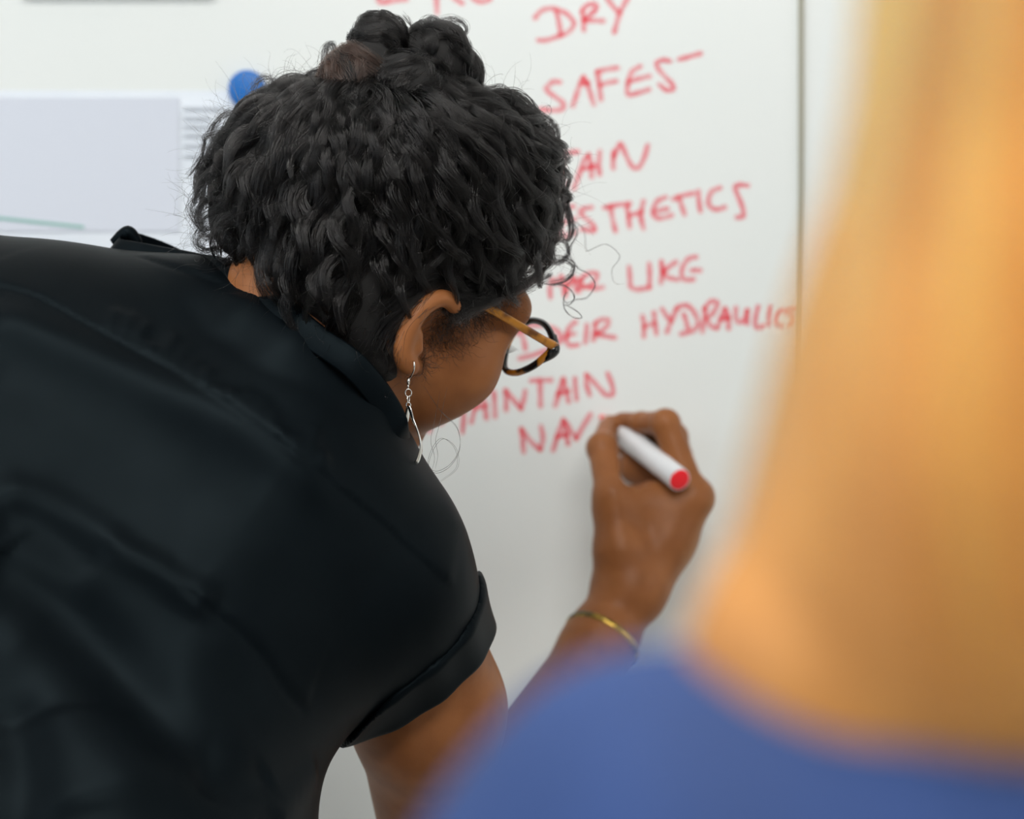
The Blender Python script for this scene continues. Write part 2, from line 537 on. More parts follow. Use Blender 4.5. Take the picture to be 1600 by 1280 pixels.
WORDS = {
 'DRY': Z(820, 0, 5.333, [[(85, 150), (130, 95), (200, 70), (270, 80), (350, 115), (405, 180), (400, 225), (350, 275), (270, 305), (180, 335), (110, 335)],
    [(262, 90), (285, 190), (300, 290)], [(475, 95), (490, 170), (492, 250)], [(478, 100), (500, 60), (545, 35), (592, 40), (590, 80), (545, 120), (500, 155)],
    [(495, 170), (570, 170), (655, 175)], [(680, -20), (740, 60), (790, 110)], [(860, -20), (800, 90), (770, 180), (745, 270)]]),
 'SAFES': Z(820, 0, 5.333, [[(290, 685), (240, 680), (190, 720), (180, 750), (230, 790), (310, 850), (320, 900), (250, 920), (130, 910)],
    [(400, 880), (430, 790), (465, 690), (490, 640)], [(490, 640), (520, 700), (550, 790), (575, 870)], [(460, 700), (530, 690)],
    [(605, 600), (620, 720), (635, 830)], [(600, 600), (680, 578), (775, 565)], [(625, 710), (690, 690), (765, 675)],
    [(960, 555), (900, 590), (870, 650), (855, 730), (865, 790), (940, 775), (1035, 745)], [(870, 680), (950, 655), (1040, 635)],
    [(1210, 510), (1150, 500), (1100, 525), (1110, 570), (1170, 640), (1235, 710), (1230, 745), (1180, 750), (1120, 705)],
    [(1285, 495), (1380, 470), (1465, 445)]]),
 'TAIN': Z(840, 200, 4.444, [[(60, 200), (150, 185), (210, 172), (280, 165)], [(170, 190), (175, 400)], [(250, 420), (285, 330), (320, 230), (355, 185)], [(355, 185), (370, 250), (375, 340)], [(310, 285), (400, 265)],
    [(432, 160), (425, 240), (430, 320)], [(525, 280), (525, 210), (528, 160)], [(528, 200), (560, 130), (580, 110), (610, 180), (650, 260), (690, 280), (730, 230), (765, 120)]]),
 'ESTHETICS': Z(840, 200, 4.444, [[(250, 545), (170, 565), (160, 700), (180, 750), (260, 725)], [(170, 660), (260, 632)], [(375, 550), (310, 565), (300, 595), (350, 640), (395, 690), (380, 715), (310, 700)],
    [(460, 555), (550, 535), (640, 525)], [(505, 545), (520, 630), (540, 715)], [(620, 540), (630, 620), (640, 690)], [(735, 510), (715, 600), (735, 700)], [(635, 610), (725, 580)],
    [(890, 480), (830, 510), (800, 580), (820, 620), (870, 625), (930, 605)], [(820, 580), (900, 560)], [(940, 495), (1000, 470), (1080, 455)], [(980, 480), (1000, 540), (1020, 600)],
    [(1115, 440), (1120, 510), (1130, 580)], [(1265, 415), (1210, 440), (1185, 500), (1200, 550), (1250, 565), (1300, 550)], [(1460, 400), (1400, 395), (1370, 410), (1390, 470), (1425, 560), (1425, 615), (1385, 620)]]),
 'AR': Z(840, 370, 5.714, [[(115, 545), (110, 460), (130, 380), (180, 420), (215, 350), (245, 530)], [(245, 520), (285, 400), (320, 360), (345, 480)], [(250, 430), (345, 390)],
    [(385, 375), (370, 490)], [(380, 400), (430, 340), (510, 320), (530, 360), (480, 430), (400, 450)], [(400, 440), (500, 460), (580, 450)]]),
 'LIKE': Z(840, 370, 5.714, [[(815, 270), (825, 380), (830, 440), (880, 470), (1000, 455)], [(995, 240), (1000, 340), (1000, 450)], [(1105, 220), (1110, 320), (1100, 410)],
    [(1235, 225), (1170, 270), (1120, 315)], [(1120, 315), (1160, 360), (1250, 385)], [(1415, 180), (1350, 195), (1300, 260), (1285, 340), (1320, 385), (1390, 380)], [(1375, 300), (1450, 300)]]),
 'DEIR': [[(806, 522), (822, 511), (845, 508), (866, 514), (876, 526), (868, 540), (842, 552), (812, 560)], [(813, 514), (818, 530), (821, 546)]] +
    Z(840, 370, 5.714, [[(340, 760), (290, 800), (260, 870), (255, 930), (290, 970), (360, 965)], [(265, 880), (330, 865)], [(440, 790), (435, 860), (425, 945)],
    [(515, 770), (510, 860), (500, 920)], [(510, 780), (570, 740), (630, 745), (625, 790), (570, 840), (520, 870)], [(530, 870), (600, 885), (690, 900)]]),
 'HYDRAULICS': Z(980, 440, 5.333, [[(128, 290), (140, 370), (138, 460)], [(222, 260), (232, 350), (243, 440)], [(140, 375), (230, 345)], [(290, 230), (330, 290), (365, 330)], [(420, 215), (370, 320), (330, 420)],
    [(400, 230), (450, 200), (510, 205), (560, 260), (590, 340), (570, 390), (520, 420), (450, 435)], [(470, 270), (490, 330), (510, 400)], [(650, 220), (640, 320), (625, 420)],
    [(640, 230), (690, 170), (745, 165), (745, 210), (700, 280), (660, 300)], [(660, 310), (700, 370), (740, 390)], [(750, 390), (785, 290), (815, 225)], [(815, 225), (840, 290), (845, 390)], [(790, 310), (850, 300)],
    [(905, 220), (905, 300), (930, 340), (970, 320), (1000, 240)], [(1000, 240), (1000, 350)], [(1090, 210), (1070, 300), (1070, 370), (1100, 385), (1140, 370)], [(1195, 210), (1185, 290), (1185, 360)],
    [(1300, 235), (1255, 280), (1250, 350), (1300, 378)], [(1420, 230), (1340, 240), (1335, 262), (1385, 290), (1390, 345), (1360, 372)]]),
 'MAINTAIN': Z(640, 560, 4.706, [[(145, 535), (155, 470), (170, 400), (230, 475)], [(230, 475), (300, 400), (395, 300)], [(400, 310), (398, 430), (388, 545)], [(455, 470), (490, 330), (530, 250)], [(530, 250), (550, 330), (565, 440)], [(480, 365), (570, 345)],
    [(620, 250), (625, 340), (628, 430)], [(710, 380), (710, 300), (705, 235)], [(705, 235), (760, 300), (820, 370)], [(820, 370), (840, 300), (850, 240)], [(890, 165), (970, 160), (1040, 160)], [(960, 165), (960, 250), (962, 350)],
    [(1070, 350), (1100, 240), (1130, 150)], [(1130, 150), (1150, 230), (1170, 320)], [(1090, 260), (1170, 240)], [(1215, 150), (1220, 220), (1228, 300)], [(1325, 270), (1300, 190), (1300, 120)],
    [(1300, 120), (1370, 190), (1440, 265), (1490, 265), (1490, 200), (1455, 110)]]),
 'NAV': Z(640, 560, 4.706, [[(840, 690), (830, 600), (820, 520)], [(820, 520), (890, 610), (960, 670)], [(960, 670), (980, 590), (965, 500)], [(1055, 675), (1090, 560), (1130, 450)], [(1130, 450), (1150, 540), (1165, 630)], [(1080, 575), (1160, 560)],
    [(1150, 470), (1190, 540), (1225, 590)], [(1225, 590), (1275, 500), (1330, 410)]]),
 'E': Z(560, 0, 5.333, [[(170, -80), (165, -30), (180, 20), (290, 5), (400, -8)], [(168, -75), (280, -95), (390, -110)], [(168, -35), (260, -48), (350, -60)]]),
 'R': Z(560, 0, 5.333, [[(655, 105), (650, 0), (650, -120)], [(655, -110), (760, -150), (790, -100), (660, -60)], [(660, -60), (780, -30), (820, 0), (865, 25)]]),
 'O': Z(560, 0, 5.333, [[(1060, -130), (990, -110), (950, -60), (960, -10), (1020, 15), (1080, 0), (1115, -50), (1100, -110), (1050, -132)]]),
}
layer = 0
for w, strokes in WORDS.items():
    V, Fc = [], []
    for st in strokes:
        layer += 1
        p = catmull(np.array(st, float), 7)
        y = -0.0004 - 0.00002 * (layer % 14)
        q = np.array([P(a, b, CAM_D) for a, b in p]); q[:, 1] = 0
        tan = np.gradient(q, axis=0); tan /= np.linalg.norm(tan, axis=1)[:, None] + 1e-9
        nor = np.stack([-tan[:, 2], 0 * tan[:, 0], tan[:, 0]], 1)
        hw = 0.0021 * (1 + 0.10 * np.sin(np.arange(len(q)) * 0.7 + layer))
        o = len(V)
        left, right = q + nor * hw[:, None], q - nor * hw[:, None]
        cap0 = [q[0] - tan[0] * hw[0] * math.sin(a) + nor[0] * hw[0] * math.cos(a) for a in (0.6, 1.2, 1.9, 2.5)]
        cap1 = [q[-1] + tan[-1] * hw[-1] * math.sin(a) - nor[-1] * hw[-1] * math.cos(a) for a in (0.6, 1.2, 1.9, 2.5)]
        n = len(q)
        for i in range(n):
            V.append(left[i]); V.append(right[i])
        for i in range(n - 1):
            Fc.append((o + 2 * i, o + 2 * i + 1, o + 2 * i + 3, o + 2 * i + 2))
        c = len(V); V.extend(cap0); Fc.append((o, c, c + 1, c + 2, c + 3, o + 1))
        c = len(V); V.extend(cap1); Fc.append((o + 2 * n - 1, c, c + 1, c + 2, c + 3, o + 2 * n - 2))
        for i in range(o, len(V)): V[i] = (V[i][0], y, V[i][2])
    ob = mesh_obj('handwritten_word', V, Fc, M_INK, board, smooth=False)
    ob['label'] = 'red marker lettering reading ' + w

# ---- paper sheet, magnet, strip at the top
def bp(px, py): return P(px, py, CAM_D)
a, b = bp(-160, 142), bp(432, 520)
paper = tag(empty('paper_sheet', ((a[0] + b[0]) / 2, -0.0005, b[2])), 'pale printed paper sheet pinned to the whiteboard left of the curly hair', 'paper')
nx, nz = 24, 10
V = []
for i in range(nx + 1):
    for j in range(nz + 1):
        x = a[0] + (b[0] - a[0]) * i / nx; z = b[2] + (a[2] - b[2]) * j / nz
        V.append((x, -0.0006 - 0.0008 * (1 - j / nz) ** 2 * (0.6 + 0.4 * math.cos(i * 0.5)), z))
Fc = [(i * (nz + 1) + j, (i + 1) * (nz + 1) + j, (i + 1) * (nz + 1) + j + 1, i * (nz + 1) + j + 1) for i in range(nx) for j in range(nz)]
sh = mesh_obj('sheet', V, Fc, M_PAPER, paper)
sm = sh.modifiers.new('thickness', 'SOLIDIFY'); sm.thickness = 0.0002; sm.offset = 1
def flat_print(name, px0, py0, px1, py1, m, slant=0):
    A, B = bp(px0, py0), bp(px1, py1)
    t = bp(px1, py1 + slant)[2] - B[2]
    h = 0.0002
    y = -0.0021 if name != 'green_rule' else -0.0027
    v = [(A[0], y, A[2]), (B[0], y, A[2] + t), (B[0], y, B[2] + t), (A[0], y, B[2])]
    v += [(q[0], y + h, q[2]) for q in v]
    return mesh_obj(name, v, [(0, 3, 2, 1), (4, 5, 6, 7), (0, 1, 5, 4), (1, 2, 6, 5), (2, 3, 7, 6), (3, 0, 4, 7)], m, paper, smooth=False)
flat_print('printed_panel', -140, 153, 280, 362, M_PRINT)
for k, (w, yy) in enumerate(((62, 168), (40, 183), (58, 196), (36, 210), (50, 226), (44, 242))):
    flat_print('printed_line', 288, yy, 288 + w, yy + 5, M_PRINTD)
flat_print('green_rule', -120, 326, 132, 331, M_GREEN, 27)

c = bp(387, 140)
V, Fc = [], []
prof = [(0.0, -0.009), (0.011, -0.009), (0.0145, -0.0082), (0.0158, -0.0065), (0.0158, -0.0008), (0.0, -0.0008)]
SEG = 40
for r, y in prof:
    for k in range(SEG):
        t = 2 * math.pi * k / SEG
        V.append((c[0] + r * math.cos(t), y, c[2] + r * math.sin(t)))
for i in range(len(prof) - 1):
    for k in range(SEG):
        l = (k + 1) % SEG
        Fc.append((i * SEG + k, i * SEG + l, (i + 1) * SEG + l, (i + 1) * SEG + k))
mg = tag(mesh_obj('magnet', V, Fc, M_BLUEMAG), 'round blue magnet holding the paper sheet on the whiteboard', 'magnet')

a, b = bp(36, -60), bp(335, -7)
tag(box('grey_top_strip', a[0], b[0], -0.012, -0.0002, b[2], a[2], M_GREYST, bevel=0.003), 'grey strip on the whiteboard at the top, only its lower edge in view', 'strip')  # plain grey box added for a grey band of unknown nature

# ------------------------------------------------------------------ the leaning woman
HF = nrm((0.64, 0.66, -0.40))                    # where the face points
HU = nrm(np.array((0.5, 0.03, 0.86)) - HF * np.dot((0.5, 0.03, 0.86), HF))
HR = np.cross(HF, HU)
EAR = P(675, 525, 1.345)
HC = EAR - 0.075 * HR
HM = np.stack([HF, HU, HR])                      # rows: forward, up, right


def H(f, u, r): return HC + f * HF + u * HU + r * HR


woman = tag(empty('person', (-0.33, -0.52, 0.0)), 'woman with curly black hair in a black shirt, leaning to write on the whiteboard', 'person')


def head_field(fd, L, M):
    """L: local (forward, up, right) to world; M rows = local axes"""
    fd.add(ellip(L(-0.012, 0.052, 0), (0.093, 0.083, 0.074), M), 0.02)
    fd.add(ellip(L(0.044, -0.012, 0), (0.048, 0.060, 0.053), M), 0.03)
    for s in (-1, 1):
        fd.add(cone(L(0.012, -0.027, 0.046 * s), L(0.067, -0.064, 0.012 * s), 0.012, 0.012), 0.02)
        fd.add(ball(L(0.052, -0.020, 0.036 * s), 0.026), 0.025)
        fd.add(ball(L(0.060, -0.004, 0.050 * s), 0.017), 0.025)
        fd.add(cone(L(0.083, 0.046, 0.012 * s), L(0.066, 0.046, 0.052 * s), 0.009, 0.009), 0.02)
        fd.add(cone(L(0.064, 0.044, 0.052 * s), L(0.058, -0.004, 0.050 * s), 0.009, 0.0145), 0.016)
    fd.add(ball(L(0.072, -0.066, 0), 0.015), 0.02)
    for s in (-1, 1):
        fd.sub(ball(L(0.098, 0.014, 0.031 * s), 0.014), 0.014)
        fd.add(ellip(L(0.076, 0.014, 0.031 * s), (0.0125, 0.0115, 0.0155), M), 0.004)
    fd.add(cone(L(0.090, 0.03, 0), L(0.108, -0.016, 0), 0.0075, 0.0105), 0.014)
    for s in (-1, 1): fd.add(ball(L(0.099, -0.021, 0.011 * s), 0.0075), 0.008)
    fd.add(ellip(L(0.085, -0.038, 0), (0.009, 0.006, 0.018), M), 0.008)
    fd.add(ellip(L(0.084, -0.048, 0), (0.010, 0.0065, 0.019), M), 0.005)


skin = Field()
head_field(skin, H, HM)
NB = P(452, 640, 1.385)
skin.add(cone(H(-0.022, -0.03, 0), NB, 0.054, 0.056), 0.025)
skin.add(cone(NB, P(330, 760, 1.38), 0.055, 0.06), 0.03)
skin.add(cone(P(428, 452, 1.372), P(500, 520, 1.37), 0.030, 0.04), 0.03)
# right ear, seen from behind
ear_rim = catmull([(710, 480, 1.338, .0042), (702, 470, 1.334, .0047), (688, 466, 1.330, .0050), (668, 475, 1.326, .0052), (650, 494, 1.323, .0054), (637, 519, 1.322, .0056), (630, 545, 1.324, .0058), (634, 565, 1.328, .0060), (643, 573, 1.332, .0052)], 5)
for q0, q1 in zip(ear_rim[:-1], ear_rim[1:]):
    skin.add(cone(P(*q0[:3]), P(*q1[:3]), q0[3], q1[3]), 0.0015)
for q in ear_rim[6::2]:
    skin.add(cone(P(*q[:3]), P(q[0] + 10, q[1], 1.372), q[3] * 0.75, q[3]), 0.002)
skin.add(cone(P(651, 525, 1.328), P(653, 545, 1.330), 0.0040, 0.0034), 0.006)
hv, hf = surface_net(skin, np.minimum(HC - 0.16, NB - 0.09), HC + 0.15, 0.0015)

# arm and hand
SJ, EL, WR = P(622, 925, 1.372), P(695, 1400, 1.545), P(985, 918, 1.694)
arm = Field()
arm.add(cone(P(540, 870, 1.38), SJ, 0.046, 0.048), 0.02)
arm.add(cone(SJ, P(668, 1110, 1.425), 0.048, 0.0495), 0.02)
arm.add(cone(P(668, 1110, 1.425), EL, 0.0495, 0.037), 0.02)
arm.add(cone(EL, P(800, 1240, 1.60), 0.038, 0.041), 0.02)
arm.add(cone(P(800, 1240, 1.60), P(935, 1010, 1.675), 0.040, 0.0265), 0.02)
arm.add(cone(P(935, 1010, 1.675), WR, 0.0265, 0.0245), 0.02)
IM, MM, RM, PM = P(1083, 778, 1.703), P(1080, 786, 1.724), P(1070, 800, 1.743), P(1058, 815, 1.757)
for t, r0, r1 in ((IM, .0215, .0135), (MM, .022, .0135), (RM, .021, .0125), (PM, .020, .0115)):
    arm.add(cone(WR, t, r0, r1), 0.018)
TC, TM, TI, TT = P(968, 858, 1.688), P(956, 775, 1.690), P(941, 700, 1.718), P(952, 664, 1.766)
arm.add(cone(WR, TC, .023, .019), 0.012)
arm.add(cone(TC, TM, .019, .0135), 0.012)
arm.add(cone(IM, P(962, 792, 1.700), .0140, .0165), 0.016)       # muscle between thumb and index
arm.add(cone(P(1000, 800, 1.712), P(1040, 840, 1.708), .020, .022), 0.02)
arm.add(cone(P(996, 728, 1.760), P(1045, 745, 1.750), .016, .020), 0.01)
arm.add(cone(TM, TI, .0130, .0118), 0.006)
arm.add(ball(TI, .0122), 0.004)
arm.add(cone(TI, TT, .0112, .0082), 0.005)
def finger(pts, rad, k=0.004):
    f = Field()
    for i in range(len(pts) - 1):
        f.add(cone(pts[i], pts[i + 1], rad[i], rad[i + 1]), k)
    for i in (1, 2):
        f.add(ball(pts[i], rad[i] * 1.04), 0.003)
    return f
arm.add(finger([IM, P(1040, 662, 1.712), P(1003, 661, 1.742), P(973, 657, 1.763)], [.0125, .0112, .0085, .0070]), 0.005)
arm.add(finger([MM, P(1052, 682, 1.735), P(1008, 692, 1.764), P(978, 702, 1.778)], [.0125, .0110, .0085, .0070]), 0.003)
arm.add(finger([RM, P(1060, 712, 1.757), P(1016, 722, 1.780), P(990, 738, 1.788)], [.0120, .0105, .0080, .0070]), 0.003)
arm.add(finger([PM, P(1052, 752, 1.773), P(1018, 760, 1.788), P(1000, 772, 1.790)], [.0105, .0090, .0072, .0062]), 0.003)
arm.sub(ellip(P(990, 742, 1.700), (.0105, .010, .020), np.stack([nrm((0.55, 0, 0.83)), nrm((-0.83, 0, 0.55)), (0, 1, 0)])), 0.006)   # hollow under the marker
av, af = surface_net(arm, np.minimum.reduce([P(540, 860, 1.36) - 0.06, EL - 0.06, WR]) - 0.01, np.maximum.reduce([IM, TT, PM, P(1085, 640, 1.7)]) + (0.03, 0.03, 0.045), 0.0019)

trunk = Field()
trunk.add(cone(P(360, 720, 1.385), P(260, 800, 1.38), 0.07, 0.085), 0.02)
trunk.add(cone(P(20, 620, 1.40), P(560, 880, 1.38), 0.045, 0.045), 0.03)
trunk.add(cone(P(260, 800, 1.38), (-0.31, -0.62, 1.02), 0.085, 0.10), 0.05)
trunk.add(cone(P(20, 620, 1.40), (-0.62, -0.28, 1.12), 0.046, 0.036), 0.03)       # left arm, reaching ahead to rest on the board
trunk.add(cone((-0.62, -0.28, 1.12), (-0.56, -0.055, 1.16), 0.036, 0.024), 0.02)
trunk.add(ellip((-0.55, -0.030, 1.19), (0.036, 0.016, 0.048)), 0.02)
for k, (dx, L_) in enumerate(((-0.030, 0.062), (-0.011, 0.075), (0.009, 0.080), (0.028, 0.070))):
    trunk.add(cone((-0.55 + dx, -0.022, 1.225), (-0.55 + dx * 1.7, -0.009, 1.225 + L_), 0.009, 0.007), 0.004)
trunk.add(cone((-0.525, -0.026, 1.17), (-0.485, -0.011, 1.215), 0.012, 0.008), 0.005)
tv, tf = surface_net(trunk, (-0.76, -0.80, 0.85), (0.02, 0.01, 1.56), 0.005)
V = np.vstack([hv, av, tv]); Fq = np.vstack([hf, af + len(hv), tf + len(hv) + len(av)])
body = mesh_obj('body', V, Fq, M_SKIN, woman)

# small parts of the face and hand
def blob(name, c, rad, M, m, parent, n=14):
    V, Fc = [], []
    for i in range(n + 1):
        th = math.pi * i / n
        for k in range(2 * n):
            ph = math.pi * k / n
            l = np.array([math.sin(th) * math.cos(ph), math.sin(th) * math.sin(ph), math.cos(th)]) * rad
            V.append(np.asarray(c) + l @ np.asarray(M))
    for i in range(n):
        for k in range(2 * n):
            l = (k + 1) % (2 * n)
            Fc.append((i * 2 * n + k, i * 2 * n + l, (i + 1) * 2 * n + l, (i + 1) * 2 * n + k))
    return mesh_obj(name, V, Fc, m, parent)
for s in (-1, 1):
    e = blob('eye', H(0.0785, 0.013, 0.031 * s), (0.0115, 0.0075, 0.0125), HM, M_EYE, woman)
    blob('iris', H(0.0885, 0.011, 0.031 * s), (0.0022, 0.0055, 0.0055), HM, M_IRIS, e)
    v, f = tube_data(catmull([H(0.094, 0.040, 0.014 * s), H(0.090, 0.046, 0.032 * s), H(0.074, 0.042, 0.054 * s)], 6), np.linspace(0.0035, 0.0016, 13), 8)
    mesh_obj('eyebrow', v, f, M_SCALP, woman)
blob('lips', H(0.0885, -0.043, 0), (0.0065, 0.0080, 0.0165), HM, M_LIP, woman)
tdir = nrm(TT - TI); nl = nrm(np.array((-0.78, -0.55, 0.30)) - tdir * np.dot((-0.78, -0.55, 0.30), tdir))
blob('thumbnail', TT - 0.003 * tdir + nl * 0.0066, (0.0022, 0.0075, 0.0058), np.stack([nl, tdir, np.cross(nl, tdir)]), M_NAIL, woman)
# eyelashes
lash = []
for k in range(14):
    t = k / 13
    a = H(0.0875 - 0.010 * t, 0.020 - 0.002 * t, 0.022 + 0.024 * t)
    o = 0.012 * HF + (0.0015 + 0.003 * t) * HR + 0.004 * HU
    lash.append(catmull([a, a + 0.5 * o - 0.0015 * HU, a + o + 0.003 * HU], 5))
M_LASH = hair_mat('lash', (0.01, 0.01, 0.01), 0.3, 0.3)
hair_obj('eyelashes', np.array(lash), 0.00018, M_LASH, woman)

# ---- shirt
sh = Field()
sh.add(cone(P(-100, 545, 1.40), P(300, 565, 1.41), 0.072, 0.064), 0.02)
sh.add(cone(P(300, 565, 1.41), P(440, 655, 1.395), 0.062, 0.056), 0.03)
sh.add(cone(P(433, 668, 1.352), P(585, 905, 1.350), 0.049, 0.043), 0.03)
sh.add(cone(P(40, 700, 1.375), P(410, 830, 1.36), 0.115, 0.102), 0.06)
sh.add(cone(P(395, 835, 1.36), P(560, 945, 1.36), 0.092, 0.062), 0.04)
sh.add(cone(P(-60, 1000, 1.31), P(270, 1040, 1.32), 0.13, 0.10), 0.06)
sh.add(cone(P(270, 1040, 1.32), P(255, 1290, 1.28), 0.095, 0.085), 0.04)
sh.add(cone((-0.40, -0.58, 1.14), (-0.24, -0.58, 1.14), 0.12, 0.115), 0.06)
sh.add(cone((-0.42, -0.64, 0.97), (-0.24, -0.64, 0.97), 0.12, 0.12), 0.06)
sh.add(cone(P(-100, 545, 1.40), (-0.60, -0.30, 1.20), 0.066, 0.060), 0.03)
for q0, q1 in (((306, 474, 1.385), (394, 524, 1.350)), ((394, 524, 1.350), (454, 568, 1.334)), ((454, 568, 1.334), (553, 648, 1.338))):
    sh.add(cone(P(*q0), P(*q1), 0.022, 0.022), 0.02)
SA, SB = P(585, 885, 1.365), P(640, 1060, 1.41)
sdir = nrm(SB - SA)
hn = nrm(np.array([0.50, 0.30, -0.80]))
HEM = P(650, 1040, 1.41)
sleeve = Field()
sleeve.add(cone(SA, SB + sdir * 0.08, 0.059, 0.0650), 0)
sleeve.cut(plane(HEM, hn), 0.003)
sh.add(sleeve, 0.022)
sh.sub(Field().add(cone(SA + sdir * 0.055, SB + sdir * 0.10, 0.0555, 0.0612), 0), 0.002)
sv, sf = surface_net(sh, (-0.80, -0.82, 0.80), (0.06, -0.10, 1.62), 0.0030)
svn = vnormals(sv, sf)


def project_px(v):
    d = v[:, 1] + CAM_D
    return 800 + v[:, 0] * F_PX / d, 640 - (v[:, 2] - CAM_Z) * F_PX / d


spx, spy = project_px(sv)
facing = np.where(np.einsum('ij,ij->i', svn, sv - np.array(cam.location)) < 0)[0]


def on_cloth(px, py):
    """the point of the cloth nearest the wearer's back at that place"""
    m = facing[np.hypot(spx[facing] - px, spy[facing] - py) < 9]
    if len(m) == 0:
        m = facing[[np.argmin(np.hypot(spx[facing] - px, spy[facing] - py))]]
    k = m[np.argmin(sv[m][:, 1])]
    return sv[k], svn[k]


disp = np.zeros(len(sv))


def crease(px_pts, amp, width, step=0.0, fade=0.18, decay=0.02, cut=None):
    """amp: ridge (+) or valley (-) height; step: height of a lapped seam, raised on its upper side"""
    global disp
    line = catmull(np.array(px_pts, float), 6)
    q = [on_cloth(*p) for p in line]
    L = np.array([a for a, _ in q]); Nn = np.array([b for _, b in q])
    for _ in range(3):
        L[1:-1] = 0.25 * L[:-2] + 0.5 * L[1:-1] + 0.25 * L[2:]
    lo, hi = L.min(0) - 0.09, L.max(0) + 0.09
    idx = np.where(((sv > lo) & (sv < hi)).all(1))[0]
    p = sv[idx]
    best = np.full(len(p), 1e9); side = np.zeros(len(p)); tt = np.zeros(len(p))
    for i in range(len(L) - 1):
        ab = L[i + 1] - L[i]
        t = np.clip(((p - L[i]) @ ab) / (ab @ ab + 1e-12), 0, 1)
        w = p - L[i] - t[:, None] * ab
        d = np.linalg.norm(w, axis=1)
        m = d < best
        s = w @ np.cross(Nn[i], nrm(ab))
        best[m] = d[m]; side[m] = s[m]; tt[m] = (i + t[m]) / (len(L) - 1)
    env = np.clip(np.minimum(tt, 1 - tt) / max(fade, 1e-3), 0, 1) if fade else np.ones(len(p))
    env = env * env * (3 - 2 * env)
    if width > 0.0045: amp, width = amp * 0.8, width * 1.25
    disp[idx] += amp * np.exp(-(best / width) ** 2) * env
    if step:
        disp[idx] += step * np.clip(side / 0.0012 + 0.5, 0, 1) * np.exp(-best / decay) * env


YOKE = [(-60, 420), (0, 439), (60, 457), (147, 505), (220, 546), (294, 586), (404, 663), (520, 748), (620, 826), (716, 926)]
crease(YOKE, -0.0006, 0.003, step=0.0016, fade=0.02)
crease([(-40, 478), (0, 490), (78, 521), (187, 571), (265, 606), (360, 650), (437, 700), (500, 752), (560, 812)], 0.0055, 0.013)
crease([(-40, 560), (40, 590), (150, 650), (280, 725), (400, 800)], -0.004, 0.022)
crease([(-30, 850), (0, 881), (90, 940), (172, 1017), (226, 1085), (281, 1139), (340, 1180), (400, 1200)], -0.010, 0.015)
crease([(-30, 980), (40, 1040), (110, 1110), (170, 1190), (200, 1290)], 0.006, 0.02)
crease([(-20, 760), (45, 772), (90, 790), (136, 817), (190, 856)], 0.005, 0.010)
crease([(-20, 800), (50, 812), (110, 846), (170, 890)], -0.005, 0.012)
crease([(150, 832), (200, 860), (254, 890), (300, 922), (345, 958)], 0.0055, 0.008)
crease([(285, 905), (340, 950), (390, 994), (430, 1040), (463, 1084), (492, 1110)], -0.0014, 0.0040, step=0.0014, fade=0.08)
crease([(20, 1080), (36, 1160), (40, 1240), (36, 1320)], -0.006, 0.012)
crease([(80, 1100), (110, 1180), (120, 1280)], 0.004, 0.016)
crease([(300, 1195), (360, 1230), (410, 1215), (430, 1205)], -0.004, 0.008)
crease([(430, 1290), (470, 1240), (505, 1190)], 0.004, 0.008)
crease([(640, 640), (690, 740), (735, 850)], 0.002, 0.012)
crease([(212, 390), (300, 418), (390, 453), (481, 495), (540, 540)], -0.0008, 0.003, step=0.0012, fade=0.05)
gr = random.Random(5)
for k in range(17):                                     # gathers above the yoke seam
    t = k / 16
    x = 170 + 330 * t; y = 517 + 215 * t ** 1.06
    ln = gr.uniform(26, 60)
    crease([(x, y), (x + 0.24 * ln, y - 0.55 * ln), (x + 0.42 * ln, y - ln)], gr.uniform(0.0010, 0.0022), 0.0042, fade=0.4)
for k in range(9):
    x = 40 + gr.uniform(0, 480); y = 700 + gr.uniform(0, 480)
    crease([(x, y), (x + 70, y + 45), (x + 140, y + 105)], gr.choice((-1, 1)) * gr.uniform(0.0008, 0.002), gr.uniform(0.010, 0.02), fade=0.5)
sv = sv + svn * disp[:, None]
sv = smooth_mesh(sv, sf, 1, 0.35)
shirt = mesh_obj('shirt', sv, sf, M_SHIRT, woman)

# turned-up cuff of the sleeve
c0, c1, c2 = P(752, 888, 1.39), P(668, 1012, 1.337), P(560, 1122, 1.385)
cn = nrm(np.cross(c1 - c0, c2 - c0))
if cn @ hn < 0: cn = -cn
cuff = Field()
cuff.add(lambda p: sh(p) - 0.0036, 0)
cuff.sub(lambda p: sh(p) + 0.001, 0.001)
cuff.cut(plane(HEM + hn * 0.004, hn), 0.003)
cuff.cut(plane(c1, -cn), 0.002)
cuff.cut(lambda p: np.linalg.norm(p - SB.astype(np.float32), axis=1) - 0.090, 0.002)
cv, cf = surface_net(cuff, SB - 0.17, SB + 0.17, 0.0020)
cvn = vnormals(cv, cf)
a0, a1 = P(722, 930, 1.345), P(682, 1075, 1.345)
ab = a1 - a0
t = np.clip(((cv - a0) @ ab) / (ab @ ab), 0, 1)
dd = np.linalg.norm(cv - a0 - t[:, None] * ab, axis=1)
cv = cv + cvn * (-0.0022 * np.exp(-(dd / 0.004) ** 2) * np.sin(math.pi * t) + 0.0006 * np.sin(cv @ np.array((160, 60, 90))))[:, None]
mesh_obj('sleeve_cuff', cv, cf, M_SHIRT, shirt)

